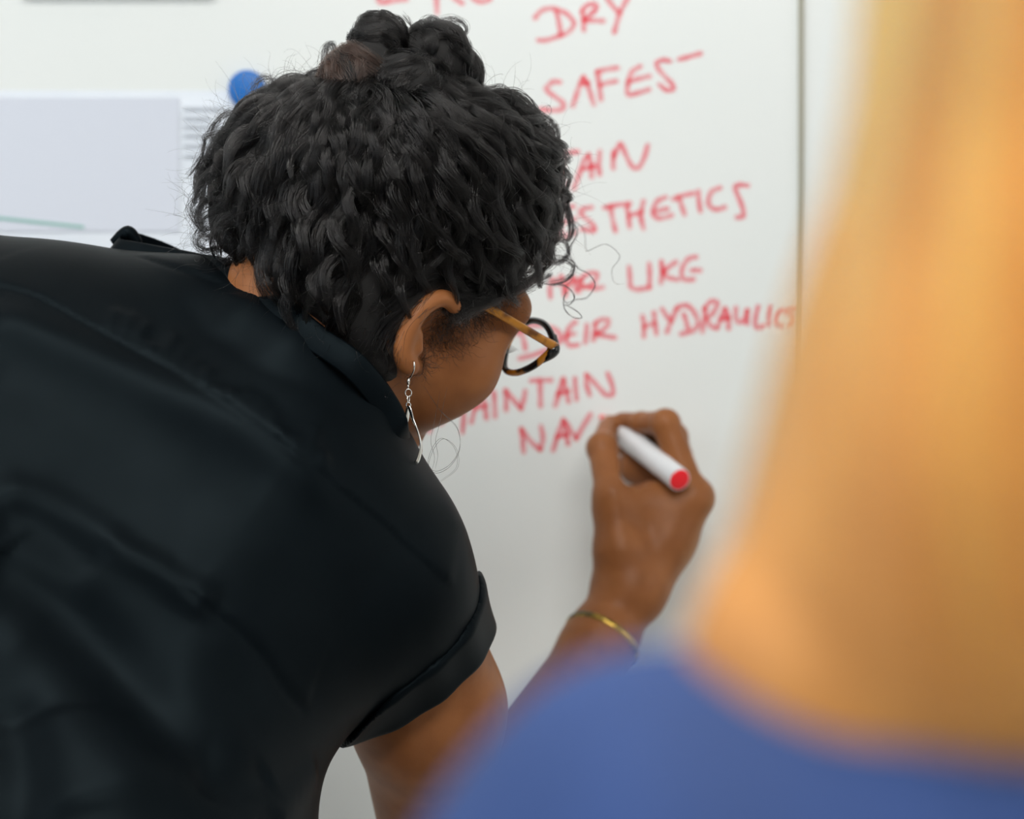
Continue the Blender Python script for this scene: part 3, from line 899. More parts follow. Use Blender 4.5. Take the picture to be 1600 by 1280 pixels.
# collar band round the neck
cl = [(176, 389, 1.415), (236, 401, 1.40), (300, 413, 1.385), (350, 424, 1.365), (424, 470, 1.332), (488, 524, 1.313), (554, 572, 1.308), (602, 632, 1.320), (626, 690, 1.334),
      (618, 712, 1.40), (540, 660, 1.455), (430, 540, 1.48), (310, 430, 1.465), (215, 385, 1.44)]
path = catmull([P(*q) for q in cl], 8, closed=True)
v, f = tube_data(path, 0.0042, 12, closed=True, flat=(2.1, 0.30), up=nrm(H(0, 0, 0) - NB))
mesh_obj('collar', v, f, M_SHIRT, shirt)
tipc = catmull([P(176, 380, 1.425), P(200, 365, 1.425), P(218, 381, 1.425)], 8)
v, f = tube_data(tipc, np.interp(np.linspace(0, 1, len(tipc)), [0, .5, 1], [.003, .0055, .003]), 10)
mesh_obj('collar_point', v, f, M_SHIRT, shirt)

# trousers and shoes (below the frame)
tr = Field()
tr.add(cone((-0.42, -0.60, 0.93), (-0.24, -0.60, 0.93), 0.115, 0.115), 0.03)
for s in (-1, 1):
    tr.add(cone((-0.33 + 0.085 * s, -0.60, 0.90), (-0.33 + 0.10 * s, -0.55, 0.48), 0.092, 0.066), 0.04)
    tr.add(cone((-0.33 + 0.10 * s, -0.55, 0.48), (-0.33 + 0.105 * s, -0.56, 0.09), 0.066, 0.050), 0.03)
tr.cut(plane((0, 0, 0.07), (0, 0, -1)), 0.003)
v, f = surface_net(tr, (-0.65, -0.85, 0.03), (0.0, -0.35, 1.08), 0.009)
mesh_obj('trousers', v, f, M_TROUSER, woman)
for s in (-1, 1):
    so = Field().add(cone((-0.33 + 0.105 * s, -0.60, 0.045), (-0.33 + 0.12 * s, -0.42, 0.035), 0.040, 0.036), 0).add(cone((-0.33 + 0.105 * s, -0.57, 0.05), (-0.33 + 0.105 * s, -0.57, 0.10), 0.038, 0.040), 0.02)
    so.cut(plane((0, 0, 0.001), (0, 0, -1)), 0.004)
    v, f = surface_net(so, (-0.33 + 0.105 * s - 0.07, -0.68, -0.01), (-0.33 + 0.12 * s + 0.07, -0.35, 0.16), 0.006)
    mesh_obj('shoe', v, f, M_SHOE, woman)

# ---- hair: a dark mass close to the skull, thousands of wavy strands over it
hv_ = Field()
hv_.add(ellip(P(608, 308, 1.408), (0.107, 0.106, 0.080)), 0)
hv_.add(ball(P(400, 320, 1.385), 0.034), 0.03)
hv_.add(ball(P(450, 238, 1.40), 0.034), 0.03)
hv_.add(ball(P(785, 245, 1.42), 0.034), 0.03)
hv_.add(ball(P(800, 360, 1.45), 0.034), 0.03)
hv_.add(cone(P(500, 415, 1.355), P(600, 560, 1.345), 0.040, 0.022), 0.03)
hv_.add(cone(P(560, 440, 1.352), P(735, 412, 1.384), 0.046, 0.040), 0.03)
hv_.add(ball(P(385, 352, 1.385), 0.026), 0.02)


class Carve:
    """skin left free of hair: the face in front of the hairline, and the ear"""
    def __call__(self, p):
        q = (p - HC.astype(np.float32)) @ HM.T.astype(np.float32)
        a = np.maximum(q[:, 1] - 0.65 * q[:, 0] - 0.018, 0.004 - q[:, 0])
        b = np.linalg.norm((p - P(668, 531, 1.333).astype(np.float32)) / np.array([1, 1.3, 1.1], np.float32), axis=1) - 0.0245
        return np.minimum(a, b)


carve = Carve()
hm = Field(); hm.ops = list(hv_.ops)
mv, mf = surface_net(Field().add(lambda p: hv_(p) + 0.007, 0).sub(lambda p: carve(p) - 0.004, 0.006), P(220, 20, 1.40) - (0, 0.16, 0.28), P(950, 20, 1.40) + (0, 0.17, 0.03), 0.0035)
hair = mesh_obj('hair', mv, mf, M_SCALP, woman)
BUN = P(620, 150, 1.365)
area_v = mv[(carve(mv) > 0.004)]


def field_dir(p):
    g = hv_.grad(p.astype(np.float32)).astype(float)
    n = g / (np.linalg.norm(g, axis=1)[:, None] + 1e-9)
    return n


def grow(start, off, steps, ds, swirl):
    """guide lines that run over the hair mass towards the bun"""
    p = start.copy(); out = []
    for k in range(steps):
        n = field_dir(p)
        d = hv_(p.astype(np.float32))
        p = p - n * (d - off)[:, None]
        out.append(p.copy())
        to = BUN - p
        dist = np.linalg.norm(to, axis=1)[:, None]
        to = to / dist
        t = to - n * np.sum(to * n, 1)[:, None]
        t /= np.linalg.norm(t, axis=1)[:, None] + 1e-9
        b = np.cross(n, t)
        t = t + b * (swirl * np.sin(k * 0.16 + swirl * 9))[:, None]
        p = p + t / np.linalg.norm(t, axis=1)[:, None] * np.minimum(ds, dist * 0.3)
    return np.stack(out, 1)


def locks(starts, n_per, steps, ds, off, lam, amp, spread, jit, rng):
    nL = len(starts)
    g = grow(starts, off, steps, ds, rng.normal(0, 0.28, nL))
    T = np.gradient(g, axis=1); T /= np.linalg.norm(T, axis=2)[..., None] + 1e-9
    Nn = field_dir(g.reshape(-1, 3)).reshape(g.shape)
    B = np.cross(Nn, T)
    s = np.arange(steps)[None, None, :] * ds
    out = []
    u = np.linspace(0, 1, steps)
    prof = np.interp(u, [0, 0.15, 0.5, 0.85, 1], [0.35, 0.8, 1.0, 0.75, 0.45])
    ph = rng.uniform(0, 6.28, (nL, 1, 1)) + rng.normal(0, jit, (nL, n_per, 1))
    L = lam[:, None, None] * (1 + rng.normal(0, 0.02, (nL, n_per, 1)))
    A = amp[:, None, None] * (1 + rng.normal(0, 0.15, (nL, n_per, 1)))
    rad = np.sqrt(rng.uniform(0, 1, (nL, n_per, 1))) * spread[:, None, None]
    th = rng.uniform(0, 6.28, (nL, n_per, 1))
    w = 2 * math.pi * s / L + ph
    ob = A * np.sin(w) + rad * np.cos(th) * prof
    on = 0.75 * A * np.cos(w) + 0.8 * rad * np.sin(th) * prof + 0.25 * A
    fr = rng.normal(0, 1, (nL, n_per, 4))
    ob = ob + 0.0002 * (fr[..., :1] * np.sin(s * 420 + fr[..., 1:2] * 6) + fr[..., 2:3] * np.sin(s * 260 + fr[..., 3:4] * 6))
    return (g[:, None] + ob[..., None] * B[:, None] + on[..., None] * Nn[:, None]).reshape(nL * n_per, steps, 3)


NL = 900
st = area_v[RNG.integers(0, len(area_v), NL)] + RNG.normal(0, 0.002, (NL, 3))
vis = (st[:, 1] < HC[1] + 0.055) | (RNG.uniform(0, 1, NL) < 0.45)
st = st[vis]; NL = len(st)
near = np.clip(np.linalg.norm(st - BUN, axis=1) / 0.12, 0.15, 1)
strands = locks(st, 46, 44, 0.0027, RNG.uniform(-0.010, 0.0035, NL), RNG.uniform(0.036, 0.066, NL), RNG.uniform(0.0022, 0.0062, NL) * (0.35 + 0.65 * near), RNG.uniform(0.003, 0.0068, NL), 0.085, RNG)
# let no strand hang over the face or the ear
ok = (carve(strands.reshape(-1, 3).astype(np.float32)).reshape(strands.shape[:2]) < -0.004).mean(1) < 0.03
hair_obj('hair_locks', strands[ok], RNG.uniform(0.00011, 0.00017, ok.sum()), M_HAIR, hair)

# loose frizz round the outline
NF = 5200
st = area_v[RNG.integers(0, len(area_v), NF)]
left = np.clip((0.0 - (st[:, 0] - HC[0])) / 0.12 + 0.45, 0.25, 1.0)
st = st[RNG.uniform(0, 1, NF) < left]; NF = len(st)
n = field_dir(st)
rv = RNG.normal(0, 1, (NF, 3)); t1 = np.cross(n, rv); t1 /= np.linalg.norm(t1, axis=1)[:, None]
t2 = np.cross(n, t1)
m = 22
u = np.linspace(0, 1, m)[None, :, None]
Lh = np.minimum(RNG.gamma(2.2, 0.009, (NF, 1, 1)) + 0.010, 0.042)
curl = RNG.uniform(0.003, 0.009, (NF, 1, 1)); fq = RNG.uniform(3, 9, (NF, 1, 1)); ph = RNG.uniform(0, 6.28, (NF, 1, 1))
lift = RNG.uniform(0.15, 0.75, (NF, 1, 1))
fz = st[:, None] + n[:, None] * (0.004 + lift * Lh * u) + t1[:, None] * (Lh * u * (1 - 0.4 * lift)) + curl * u * (np.cos(fq * u + ph) * t2[:, None] + np.sin(fq * u + ph) * n[:, None])
ok = (carve(fz.reshape(-1, 3).astype(np.float32)).reshape(NF, m) < 0.003).mean(1) < 0.05
hair_obj('flyaway_hair', fz[ok], RNG.uniform(0.000045, 0.00008, ok.sum()), M_HAIR, hair)

# curls that spring off the forehead, the crown and the nape
def curl_bundle(pts, n, spread, rng):
    c = catmull([P(*q) for q in pts], 6)
    m = 46
    s = np.linspace(0, len(c) - 1, m)
    c = np.stack([np.interp(s, np.arange(len(c)), c[:, k]) for k in range(3)], 1)
    o = rng.normal(0, spread, (n, 1, 3)) * np.interp(np.linspace(0, 1, m), [0, 0.5, 1], [2.2, 1, 1.2])[None, :, None]
    w = rng.normal(0, spread * 0.5, (n, 1, 3)) * np.sin(np.linspace(0, 7, m) + rng.uniform(0, 6, (n, 1)))[..., None]
    return c[None] + o + w
bund = []
def C(pts, d, n, sp):
    bund.append(curl_bundle([(x, y, d + 0.006 * math.sin(i * 1.3)) for i, (x, y) in enumerate(pts)], n, sp, RNG))
C([(872, 330), (890, 345), (901, 356), (901, 370), (892, 386), (890, 397), (895, 408), (905, 421), (919, 428), (929, 441), (928, 452), (916, 466), (900, 469), (886, 474), (881, 466), (888, 457)], 1.435, 5, 0.0003)
C([(876, 352), (893, 345), (905, 350), (914, 362), (916, 388), (920, 392), (942, 382), (955, 385), (968, 398), (966, 408), (957, 420), (958, 437), (965, 444), (976, 443)], 1.45, 2, 0.0003)
C([(845, 398), (868, 404), (885, 406), (897, 416), (893, 430), (880, 439), (860, 443)], 1.43, 26, 0.0008)
C([(840, 440), (860, 444), (878, 445), (891, 453), (897, 464), (892, 474), (882, 477)], 1.43, 6, 0.0004)
C([(884, 456), (880, 470), (883, 485), (895, 496), (909, 497), (904, 489), (890, 480), (881, 477)], 1.43, 4, 0.0003)
C([(858, 376), (876, 374), (886, 384), (887, 398), (874, 410), (858, 412)], 1.44, 30, 0.0009)
C([(855, 215), (866, 206), (874, 212), (872, 224), (880, 240), (890, 256)], 1.43, 14, 0.0005)
C([(655, 50), (663, 33), (673, 28), (684, 33), (689, 46), (695, 55), (706, 60), (716, 56)], 1.395, 30, 0.0007)
C([(684, 34), (706, 30), (724, 36), (729, 48), (722, 60), (708, 65), (694, 55)], 1.40, 26, 0.0007)
C([(706, 66), (722, 76), (729, 88), (724, 98), (712, 108)], 1.395, 24, 0.0008)
C([(630, 24), (640, 36), (648, 50), (656, 62)], 1.385, 16, 0.0006)
C([(508, 110), (508, 84), (512, 71), (521, 72), (523, 90), (518, 108)], 1.39, 40, 0.0011)
C([(352, 202), (338, 208), (322, 213), (318, 228), (314, 246), (303, 264), (294, 274)], 1.38, 30, 0.0010)
C([(330, 240), (315, 262), (306, 285), (312, 305), (326, 312)], 1.375, 40, 0.0014)
C([(318, 300), (300, 322), (306, 345), (320, 360), (336, 356)], 1.37, 44, 0.0016)
C([(330, 350), (312, 366), (310, 384), (324, 392), (345, 388), (360, 395)], 1.365, 40, 0.0013)
C([(380, 180), (356, 178), (340, 190), (330, 208), (336, 222)], 1.385, 34, 0.0012)
C([(440, 140), (420, 122), (404, 126), (394, 142)], 1.39, 26, 0.0012)
C([(664, 600), (690, 640), (716, 668), (720, 700), (706, 726), (684, 738), (670, 728), (678, 700), (694, 684), (714, 700), (716, 730), (690, 752)], 1.325, 2, 0.0005)
C([(690, 610), (680, 660), (674, 690), (680, 715), (676, 735)], 1.325, 2, 0.0012)
C([(795, 500), (804, 494), (818, 492), (826, 497)], 1.40, 2, 0.0003)
for pts in ([(590, 545), (612, 505), (640, 474), (672, 458), (706, 452), (738, 438), (752, 410)], [(604, 560), (620, 522), (648, 486), (682, 464), (716, 462), (752, 450), (776, 420)],
            [(640, 490), (662, 462), (694, 446), (728, 450), (764, 448), (796, 430)], [(690, 470), (712, 476), (735, 472), (760, 466), (790, 452), (820, 430)], [(700, 480), (712, 500), (722, 486), (742, 478), (770, 468), (800, 455), (830, 440)]):
    for k in range(3):
        dy, dx = RNG.normal(0, 4), RNG.normal(0, 6)
        bund.append(curl_bundle([(x + dx + 5 * math.sin(i * 1.7 + k * 2), y + dy - 5 + 4 * math.cos(i * 2.1 + k), 1.322 + 0.00028 * max(0, x - 640) + 0.003 * math.sin(i * 1.9 + k)) for i, (x, y) in enumerate(pts)], 60, 0.0017, RNG))
hair_obj('loose_curls', np.vstack(bund), 0.00010, M_HAIR, hair)

# sideburn hair in front of the ear, thinning towards the cheek
NS = 3000
su = RNG.beta(2.2, 2.4, NS); sf_ = RNG.beta(1.5, 2.2, NS)
loc = np.stack([0.005 + 0.066 * sf_ * (1 - 0.6 * su), 0.052 - 0.095 * su + 0.03 * sf_, np.full(NS, 0.071)], 1)
keepm = RNG.uniform(0, 1, NS) < np.clip(1.3 - 1.25 * su - 0.5 * sf_, 0.02, 1)
loc = loc[keepm]; NS = len(loc)
p = HC + loc @ HM
for _ in range(4):
    g = skin.grad(p.astype(np.float32)).astype(float); d = skin(p.astype(np.float32))
    p = p - g * (d / (np.sum(g * g, 1) + 1e-3))[:, None]
g /= np.linalg.norm(g, axis=1)[:, None]
dn = -HU * 0.8 + HF * 0.25
tt = dn - g * (g @ dn)[:, None] + RNG.normal(0, 0.7, (NS, 3)); tt /= np.linalg.norm(tt, axis=1)[:, None]
bb = np.cross(g, tt)
m = 20; u = np.linspace(0, 1, m)[None, :, None]
Ls = RNG.uniform(0.006, 0.017, (NS, 1, 1)); cr = RNG.uniform(0.0015, 0.0045, (NS, 1, 1)); fq = RNG.uniform(3, 9, (NS, 1, 1)); ph = RNG.uniform(0, 6.28, (NS, 1, 1))
sb = p[:, None] + tt[:, None] * Ls * u + g[:, None] * (0.0006 + 0.002 * u) + cr * u * (np.sin(fq * u + ph) * bb[:, None]) + 0.6 * cr * u * np.cos(fq * u + ph) * g[:, None]
hair_obj('sideburn_hair', sb, RNG.uniform(0.00006, 0.0001, NS), M_HAIR, hair)

# nape hair: short hairs below the hairline
# ---- the bun: coiled knots on the crown
knots = [(P(592, 64, 1.372), 0.0195, (0.55, 0.2, 0.8), M_HAIR, 1500), (P(566, 128, 1.366), 0.028, (0.85, 0.2, 0.30), M_HAIRB, 2400),
         (P(634, 142, 1.358), 0.0265, (0.75, 0.3, -0.5), M_HAIR, 2200), (P(678, 92, 1.388), 0.025, (0.3, 0.9, 0.2), M_HAIR, 2000), (P(712, 118, 1.40), 0.019, (0.2, 0.9, 0.4), M_HAIR, 1300)]
bf = Field()
for c_, r_, *_r in knots: bf.add(ball(c_, r_ * 0.93), 0.006)
v, f = surface_net(bf, P(480, 0, 1.30) - (0, 0, 0.12), P(770, -20, 1.46), 0.0025)
bun = mesh_obj('hair_bun', v, f, M_SCALP, woman)
for c_, r_, ax, mm, n_ in knots:
    ax = nrm(ax); e1 = nrm(np.cross(ax, (0.2, -1, 0.1))); e2 = np.cross(ax, e1)
    m = 30
    cl_ = RNG.integers(0, 42, n_)
    ca, ct, cw = RNG.uniform(-1.25, 1.25, 42), RNG.uniform(0, 6.28, 42), RNG.normal(0, 0.35, 42)
    al = (ca[cl_] + RNG.normal(0, 0.09, n_))[:, None]; t0 = (ct[cl_] + RNG.normal(0, 0.25, n_))[:, None]
    th = t0 + np.linspace(0, 1, m)[None] * RNG.uniform(1.4, 2.8, (n_, 1))
    al = al + cw[cl_][:, None] * np.sin(th * 2.0 + ct[cl_][:, None]) + RNG.normal(0, 0.05, (n_, 1)) * np.sin(th * 5 + t0)
    rr = r_ * (0.95 + 0.08 * np.cos(ct[cl_][:, None] * 3 + th * 2) + RNG.normal(0, 0.025, (n_, 1)) + np.abs(RNG.normal(0, 0.05, (n_, 1))) * (RNG.uniform(0, 1, (n_, 1)) < 0.12) * np.sin(np.linspace(0, 3.1, m)))
    q = c_ + rr[..., None] * (np.cos(al)[..., None] * (np.cos(th)[..., None] * e1 + np.sin(th)[..., None] * e2) + np.sin(al)[..., None] * ax)
    hair_obj('bun_coil', q, RNG.uniform(0.00009, 0.00013, n_), mm, bun)

# ------------------------------------------------------------------ eyeglasses
gl = tag(empty('eyeglasses', H(0.105, 0.02, 0)), 'tortoiseshell eyeglasses worn by the leaning woman', 'glasses')
outl = [(0, 0), (.012, .008), (.028, .012), (.044, .010), (.053, .002), (.054, -.010), (.048, -.022), (.038, -.028), (.024, -.0265), (.010, -.018), (.002, -.008)]
lens_loops = {}
for s in (1, -1):
    loop = []
    for a, b in catmull(outl, 6, closed=True):
        r = 0.068 - a
        loop.append(H(0.099 + 0.010 * min(1, a / 0.05), 0.038 + b, r * s))
    lens_loops[s] = loop
    v, f = tube_data(loop, 0.0024, 8, closed=True, flat=(1.1, 1.0), up=HF)
    mesh_obj('rim', v, f, M_TORT, gl)
    c_ = np.mean(loop, 0)
    n_ = len(loop)
    V = [c_ - 0.0006 * HF] + [q - 0.0006 * HF for q in loop] + [c_ + 0.0006 * HF] + [q + 0.0006 * HF for q in loop]
    Fc = [(0, 1 + (k + 1) % n_, 1 + k) for k in range(n_)] + [(n_ + 1, n_ + 2 + k, n_ + 2 + (k + 1) % n_) for k in range(n_)]
    mesh_obj('lens', V, Fc, M_GLASS, gl)
    # heavy outer corner with the hinge
    v, f = tube_data(catmull([H(0.101, 0.026, 0.063 * s), H(0.1005, 0.036, 0.0685 * s), H(0.102, 0.045, 0.060 * s)], 6), np.interp(np.linspace(0, 1, 13), [0, .5, 1], [.0022, .0046, .0022]), 10)
    mesh_obj('end_piece', v, f, M_DARKAC, gl)
    pth = catmull([H(0.101, 0.0385, 0.0695 * s), H(0.07, 0.037, 0.0725 * s), H(0.03, 0.035, 0.0735 * s), H(-0.005, 0.030, 0.0735 * s), H(-0.026, 0.014, 0.0725 * s), H(-0.034, -0.004, 0.069 * s)], 8)
    v, f = tube_data(pth, np.interp(np.linspace(0, 1, len(pth)), [0, .1, 1], [.0034, .0029, .0024]), 10, flat=(1.0, 0.5), up=HU)
    mesh_obj('temple_arm', v, f, M_AMBER, gl)
v, f = tube_data(catmull([H(0.109, 0.036, 0.0145), H(0.113, 0.041, 0), H(0.109, 0.036, -0.0145)], 6), 0.0022, 8)
mesh_obj('bridge', v, f, M_TORT, gl)

# ------------------------------------------------------------------ earring
er = tag(empty('earring', P(641, 575, 1.335)), 'silver twisted teardrop earring hanging from the ear lobe', 'earring')
v, f = tube_data(catmull([P(641, 572, 1.337), P(644, 565, 1.326), P(647, 566, 1.321), P(647, 577, 1.321), P(643, 587, 1.326), P(639, 592, 1.330)], 8), 0.00048, 8)
mesh_obj('hook', v, f, M_SILVER, er)
v, f = tube_data([P(638.5, 590, 1.330), P(638, 601, 1.330)], 0.0009, 12)
v2, f2 = tube_data([P(638, 601, 1.330), P(637.5, 607, 1.330)], 0.0005, 10)
mesh_obj('bead', *join_data([(v, f), (v2, f2)]), M_SILVER, er)
for k, (cy, rr) in enumerate(((614, 0.0020), (624, 0.0016), (633, 0.0014))):
    c_ = P(638, cy, 1.330)
    e = np.array((1, 0, 0)) if k % 2 == 0 else nrm((0.35, 0.9, 0))
    ring = [c_ + rr * (math.cos(t) * e + 1.2 * math.sin(t) * np.array((0, 0, 1))) for t in np.linspace(0, 2 * math.pi, 20, endpoint=False)]
    v, f = tube_data(ring, 0.00038, 8, closed=True)
    mesh_obj('link_ring', v, f, M_SILVER, er)
drop = catmull([P(639, 637, 1.330), P(645, 655, 1.329), P(652, 672, 1.328), P(657, 690, 1.328), P(657, 706, 1.329), P(651, 722, 1.331), P(640, 728, 1.334), P(629, 716, 1.337), P(625, 698, 1.337), P(629, 677, 1.335), P(635, 656, 1.337)], 8, closed=True)
n_ = len(drop)
V, Fc = [], []
for i in range(n_):                                   # a flat band that twists as it goes round
    t = nrm(drop[(i + 1) % n_] - drop[i - 1])
    a = nrm(np.cross(t, (0, 1, 0))); b = np.cross(t, a)
    w = math.pi * i / n_ + 0.9
    aa, bb_ = a * math.cos(w) + b * math.sin(w), -a * math.sin(w) + b * math.cos(w)
    for k in range(8):
        th = 2 * math.pi * k / 8
        V.append(drop[i] + 0.0019 * math.cos(th) * aa + 0.0006 * math.sin(th) * bb_)
for i in range(n_):
    j = (i + 1) % n_
    for k in range(8):
        l = (k + 1) % 8
        Fc.append((i * 8 + k, i * 8 + l, j * 8 + l, j * 8 + k))
mesh_obj('teardrop_band', V, Fc, M_SILVER, er)

# ------------------------------------------------------------------ bracelet
bc = P(941, 1002, 1.6770); bax = nrm(nrm(WR - EL) + np.array((0, 0.05, -0.05)))
e1 = nrm(np.cross(bax, (0, 1, 0))); e2 = np.cross(bax, e1)
ring = [bc + 0.0312 * math.cos(t) * e1 + 0.0305 * math.sin(t) * e2 for t in np.linspace(0, 2 * math.pi, 64, endpoint=False)]
v, f = tube_data(ring, 0.0024, 10, closed=True, flat=(1.3, 0.7), up=bax)
tag(mesh_obj('bracelet', v, f, M_BRACE, None), 'thin black and gold bracelet on the wrist of the writing hand', 'bracelet')

# ------------------------------------------------------------------ marker pen
m0, m1 = P(1062, 750, 1.674), P(938, 650, 1.7996)
mk = tag(empty('marker_pen', m0), 'white marker pen with a red end held in the writing hand', 'marker')
md = nrm(m1 - m0); ml = np.linalg.norm(m1 - m0)
e1 = nrm(np.cross(md, (0, 0, 1))); e2 = np.cross(md, e1)
def lathe(prof, seg=36):
    V, Fc = [], []
    for s, r in prof:
        for k in range(seg):
            t = 2 * math.pi * k / seg
            V.append(m0 + md * s + r * (math.cos(t) * e1 + math.sin(t) * e2))
    for i in range(len(prof) - 1):
        for k in range(seg):
            l = (k + 1) % seg
            Fc.append((i * seg + k, i * seg + l, (i + 1) * seg + l, (i + 1) * seg + k))
    return V, Fc
v, f = lathe([(0.0012, 0.0), (0.0012, 0.0080), (0.0002, 0.0086), (0.0, 0.0091), (0.0008, 0.0094), (ml - 0.034, 0.0094), (ml - 0.0325, 0.0090), (ml - 0.032, 0.0078), (ml - 0.012, 0.0052), (ml - 0.011, 0.0)])
mesh_obj('barrel', v, f, M_WHITEPL, mk)
v, f = lathe([(-0.0008, 0.0), (-0.0008, 0.0072), (-0.0003, 0.0083), (0.0014, 0.0086), (0.0014, 0.0)])
mesh_obj('end_plug', v, f, M_RED, mk)
v, f = lathe([(ml - 0.0125, 0.0), (ml - 0.0125, 0.0030), (ml - 0.004, 0.0026), (ml - 0.0006, 0.0011), (ml - 0.0005, 0.0)], 16)
mesh_obj('nib', v, f, M_RED, mk)

# ------------------------------------------------------------------ the blond person close to the camera
ob = tag(empty('person', (0.19, -1.38, 0.0)), 'person with long blond hair and a blue top, out of focus close to the camera', 'person')
F2 = nrm((-0.25, 0.97, -0.05)); U2 = nrm(np.array((0, 0, 1)) - F2 * F2[2]); R2 = np.cross(F2, U2)
C2 = np.array((0.185, -1.36, 1.53)); M2 = np.stack([F2, U2, R2])
def H2(f, u, r): return C2 + f * F2 + u * U2 + r * R2
b2 = Field(); head_field(b2, H2, M2)
b2.add(cone(H2(-0.02, -0.03, 0), (0.185, -1.385, 1.36), 0.052, 0.055), 0.025)
b2.add(cone((0.185, -1.385, 1.36), (0.185, -1.385, 1.0), 0.06, 0.10), 0.04)
for s in (-1, 1):
    b2.add(ellip(H2(-0.005, 0.0, 0.078 * s), (0.018, 0.032, 0.008), M2), 0.006)
    a0, a1, a2 = (0.185 + 0.15 * s, -1.385, 1.31), (0.185 + 0.20 * s, -1.39, 1.03), (0.185 + 0.12 * s, -1.22, 0.92)
    b2.add(cone(a0, a1, 0.044, 0.036), 0.02); b2.add(cone(a1, a2, 0.034, 0.024), 0.02)
    hc_ = np.array(a2) + (-0.03 * s, 0.05, -0.01)
    b2.add(cone(a2, hc_, 0.022, 0.026), 0.01)
    for k in range(4):
        st_ = hc_ + np.array((0.014 * (k - 1.5), 0.015, 0)); b2.add(cone(st_, st_ + np.array((-0.010 * s, 0.055 - 0.006 * abs(k - 1.5), -0.02)), 0.0085, 0.0068), 0.003)
    b2.add(cone(hc_ + np.array((-0.02 * s, 0, 0)), hc_ + np.array((-0.045 * s, 0.035, 0.005)), 0.010, 0.008), 0.004)
v, f = surface_net(b2, (-0.10, -1.58, 0.82), (0.47, -1.08, 1.70), 0.005)
mesh_obj('body', v, f, M_PALE, ob)
for s in (-1, 1):
    e = blob('eye', H2(0.0785, 0.013, 0.031 * s), (0.0115, 0.0075, 0.0125), M2, M_EYE, ob)
    blob('iris', H2(0.0885, 0.013, 0.031 * s), (0.0022, 0.0055, 0.0055), M2, M_IRIS, e)
blob('lips', H2(0.0885, -0.043, 0), (0.0065, 0.0080, 0.0165), M2, M_LIP, ob)
tp = Field()
tp.add(cone((0.041, -1.385, 1.309), (0.336, -1.385, 1.309), 0.052, 0.052), 0)
tp.add(cone((0.10, -1.385, 1.325), (0.27, -1.385, 1.325), 0.055, 0.055), 0.03)
tp.add(cone((0.185, -1.385, 1.355), (0.185, -1.385, 1.37), 0.066, 0.060), 0.03)
tp.add(cone((0.12, -1.39, 1.22), (0.25, -1.39, 1.22), 0.10, 0.10), 0.05)
tp.add(cone((0.13, -1.385, 0.98), (0.24, -1.385, 0.98), 0.10, 0.10), 0.06)
for s in (-1, 1):
    tp.add(cone((0.185 + 0.15 * s, -1.385, 1.315), (0.185 + 0.20 * s, -1.39, 1.05), 0.054, 0.048), 0.03)
tp.cut(plane((0, 0, 0.90), (0, 0, -1)), 0.004)
v, f = surface_net(tp, (-0.12, -1.58, 0.86), (0.49, -1.20, 1.47), 0.006)
vn = vnormals(v, f)
v = v + vn * (0.0018 * np.sin(v[:, 0] * 60 + v[:, 2] * 35) * np.sin(v[:, 2] * 40 + v[:, 0] * 22))[:, None]
mesh_obj('blue_top', v, f, M_BLUE, ob)
tr = Field()
tr.add(cone((0.13, -1.385, 0.92), (0.24, -1.385, 0.92), 0.098, 0.098), 0)
for s in (-1, 1):
    tr.add(cone((0.185 + 0.07 * s, -1.385, 0.85), (0.185 + 0.08 * s, -1.37, 0.46), 0.085, 0.062), 0.04)
    tr.add(cone((0.185 + 0.08 * s, -1.37, 0.46), (0.185 + 0.085 * s, -1.39, 0.08), 0.062, 0.047), 0.03)
v, f = surface_net(tr, (-0.02, -1.52, 0.02), (0.40, -1.25, 1.06), 0.009)
mesh_obj('trousers', v, f, M_TROUSER, ob)
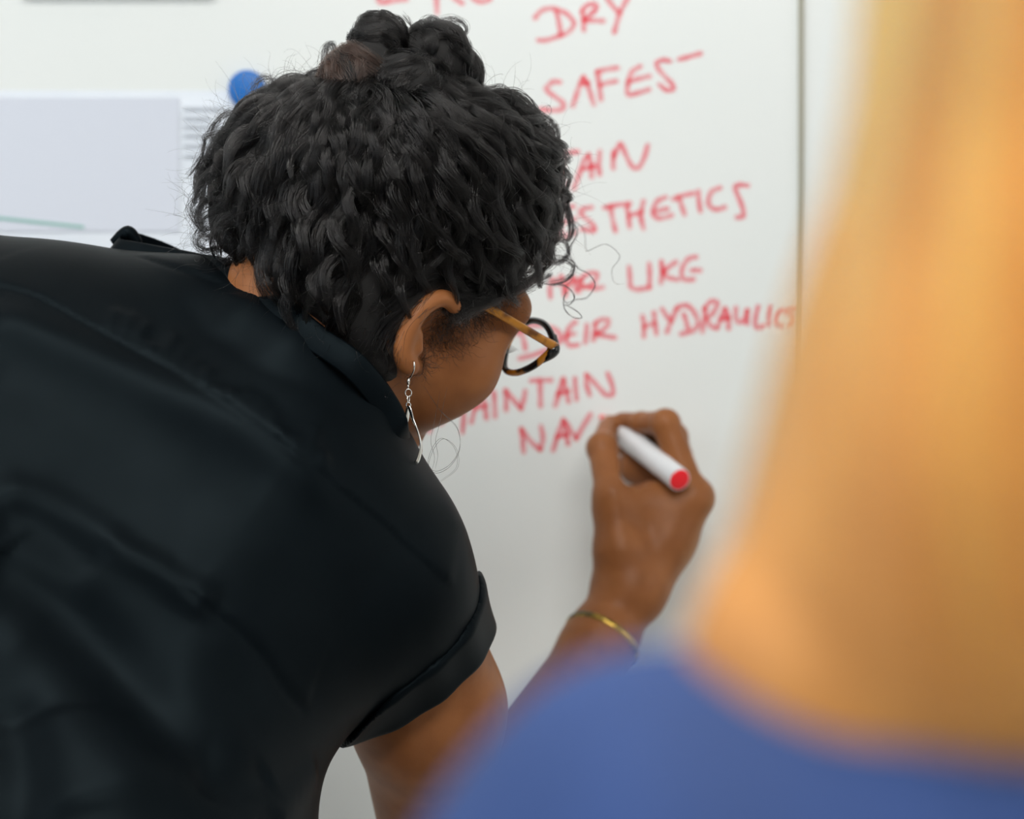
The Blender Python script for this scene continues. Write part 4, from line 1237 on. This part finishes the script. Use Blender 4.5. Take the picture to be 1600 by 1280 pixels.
for s in (-1, 1):
    so = Field().add(cone((0.185 + 0.085 * s, -1.42, 0.045), (0.185 + 0.095 * s, -1.25, 0.035), 0.039, 0.035), 0)
    so.cut(plane((0, 0, 0.001), (0, 0, -1)), 0.004)
    v, f = surface_net(so, (0.185 + 0.085 * s - 0.07, -1.50, -0.01), (0.185 + 0.085 * s + 0.08, -1.18, 0.12), 0.006)
    mesh_obj('shoe', v, f, M_SHOE, ob)
bh = Field()
bh.add(ellip(H2(-0.018, 0.062, 0), (0.103, 0.092, 0.090), M2), 0)
bh.add(cone((0.180, -1.395, 1.55), (0.168, -1.405, 1.45), 0.108, 0.101), 0.03)
bh.add(cone((0.164, -1.400, 1.46), (0.116, -1.395, 1.410), 0.090, 0.058), 0.03)
bh.add(cone((0.116, -1.395, 1.410), (0.066, -1.39, 1.368), 0.058, 0.033), 0.03)
bh.add(cone((0.20, -1.40, 1.46), (0.235, -1.40, 1.45), 0.090, 0.078), 0.03)
def face_free(p):
    q = (p - C2.astype(np.float32)) @ M2.T.astype(np.float32)
    return np.maximum(0.030 - q[:, 0], q[:, 1] - 0.085)
bh.sub(face_free, 0.01)
v, f = surface_net(bh, (0.0, -1.56, 1.26), (0.36, -1.22, 1.72), 0.004)
bhair = mesh_obj('hair', v, f, M_BLONDB, ob)
NB_ = 7000
top = v[(v[:, 2] > 1.40)]
p = top[RNG.integers(0, len(top), NB_)].copy()
off = RNG.uniform(-0.001, 0.0022, NB_)
g_, sw = [], RNG.normal(0, 0.12, NB_)
for k in range(24):
    n = bh.grad(p.astype(np.float32)).astype(float); n /= np.linalg.norm(n, axis=1)[:, None] + 1e-9
    p = p - n * (bh(p.astype(np.float32)) - off)[:, None]
    g_.append(p.copy())
    dn = np.array((0, 0, -1.0)); t = dn - n * (n @ dn)[:, None] + np.cross(n, dn) * (sw * np.sin(k * 0.35 + sw * 30))[:, None]
    t /= np.linalg.norm(t, axis=1)[:, None] + 1e-9
    p = p + t * 0.006
g_ = np.stack(g_, 1)
ok = (g_[:, :, 2] > 1.358 + 0.012 * np.sin(g_[:, :1, 0] * 300)).all(1)
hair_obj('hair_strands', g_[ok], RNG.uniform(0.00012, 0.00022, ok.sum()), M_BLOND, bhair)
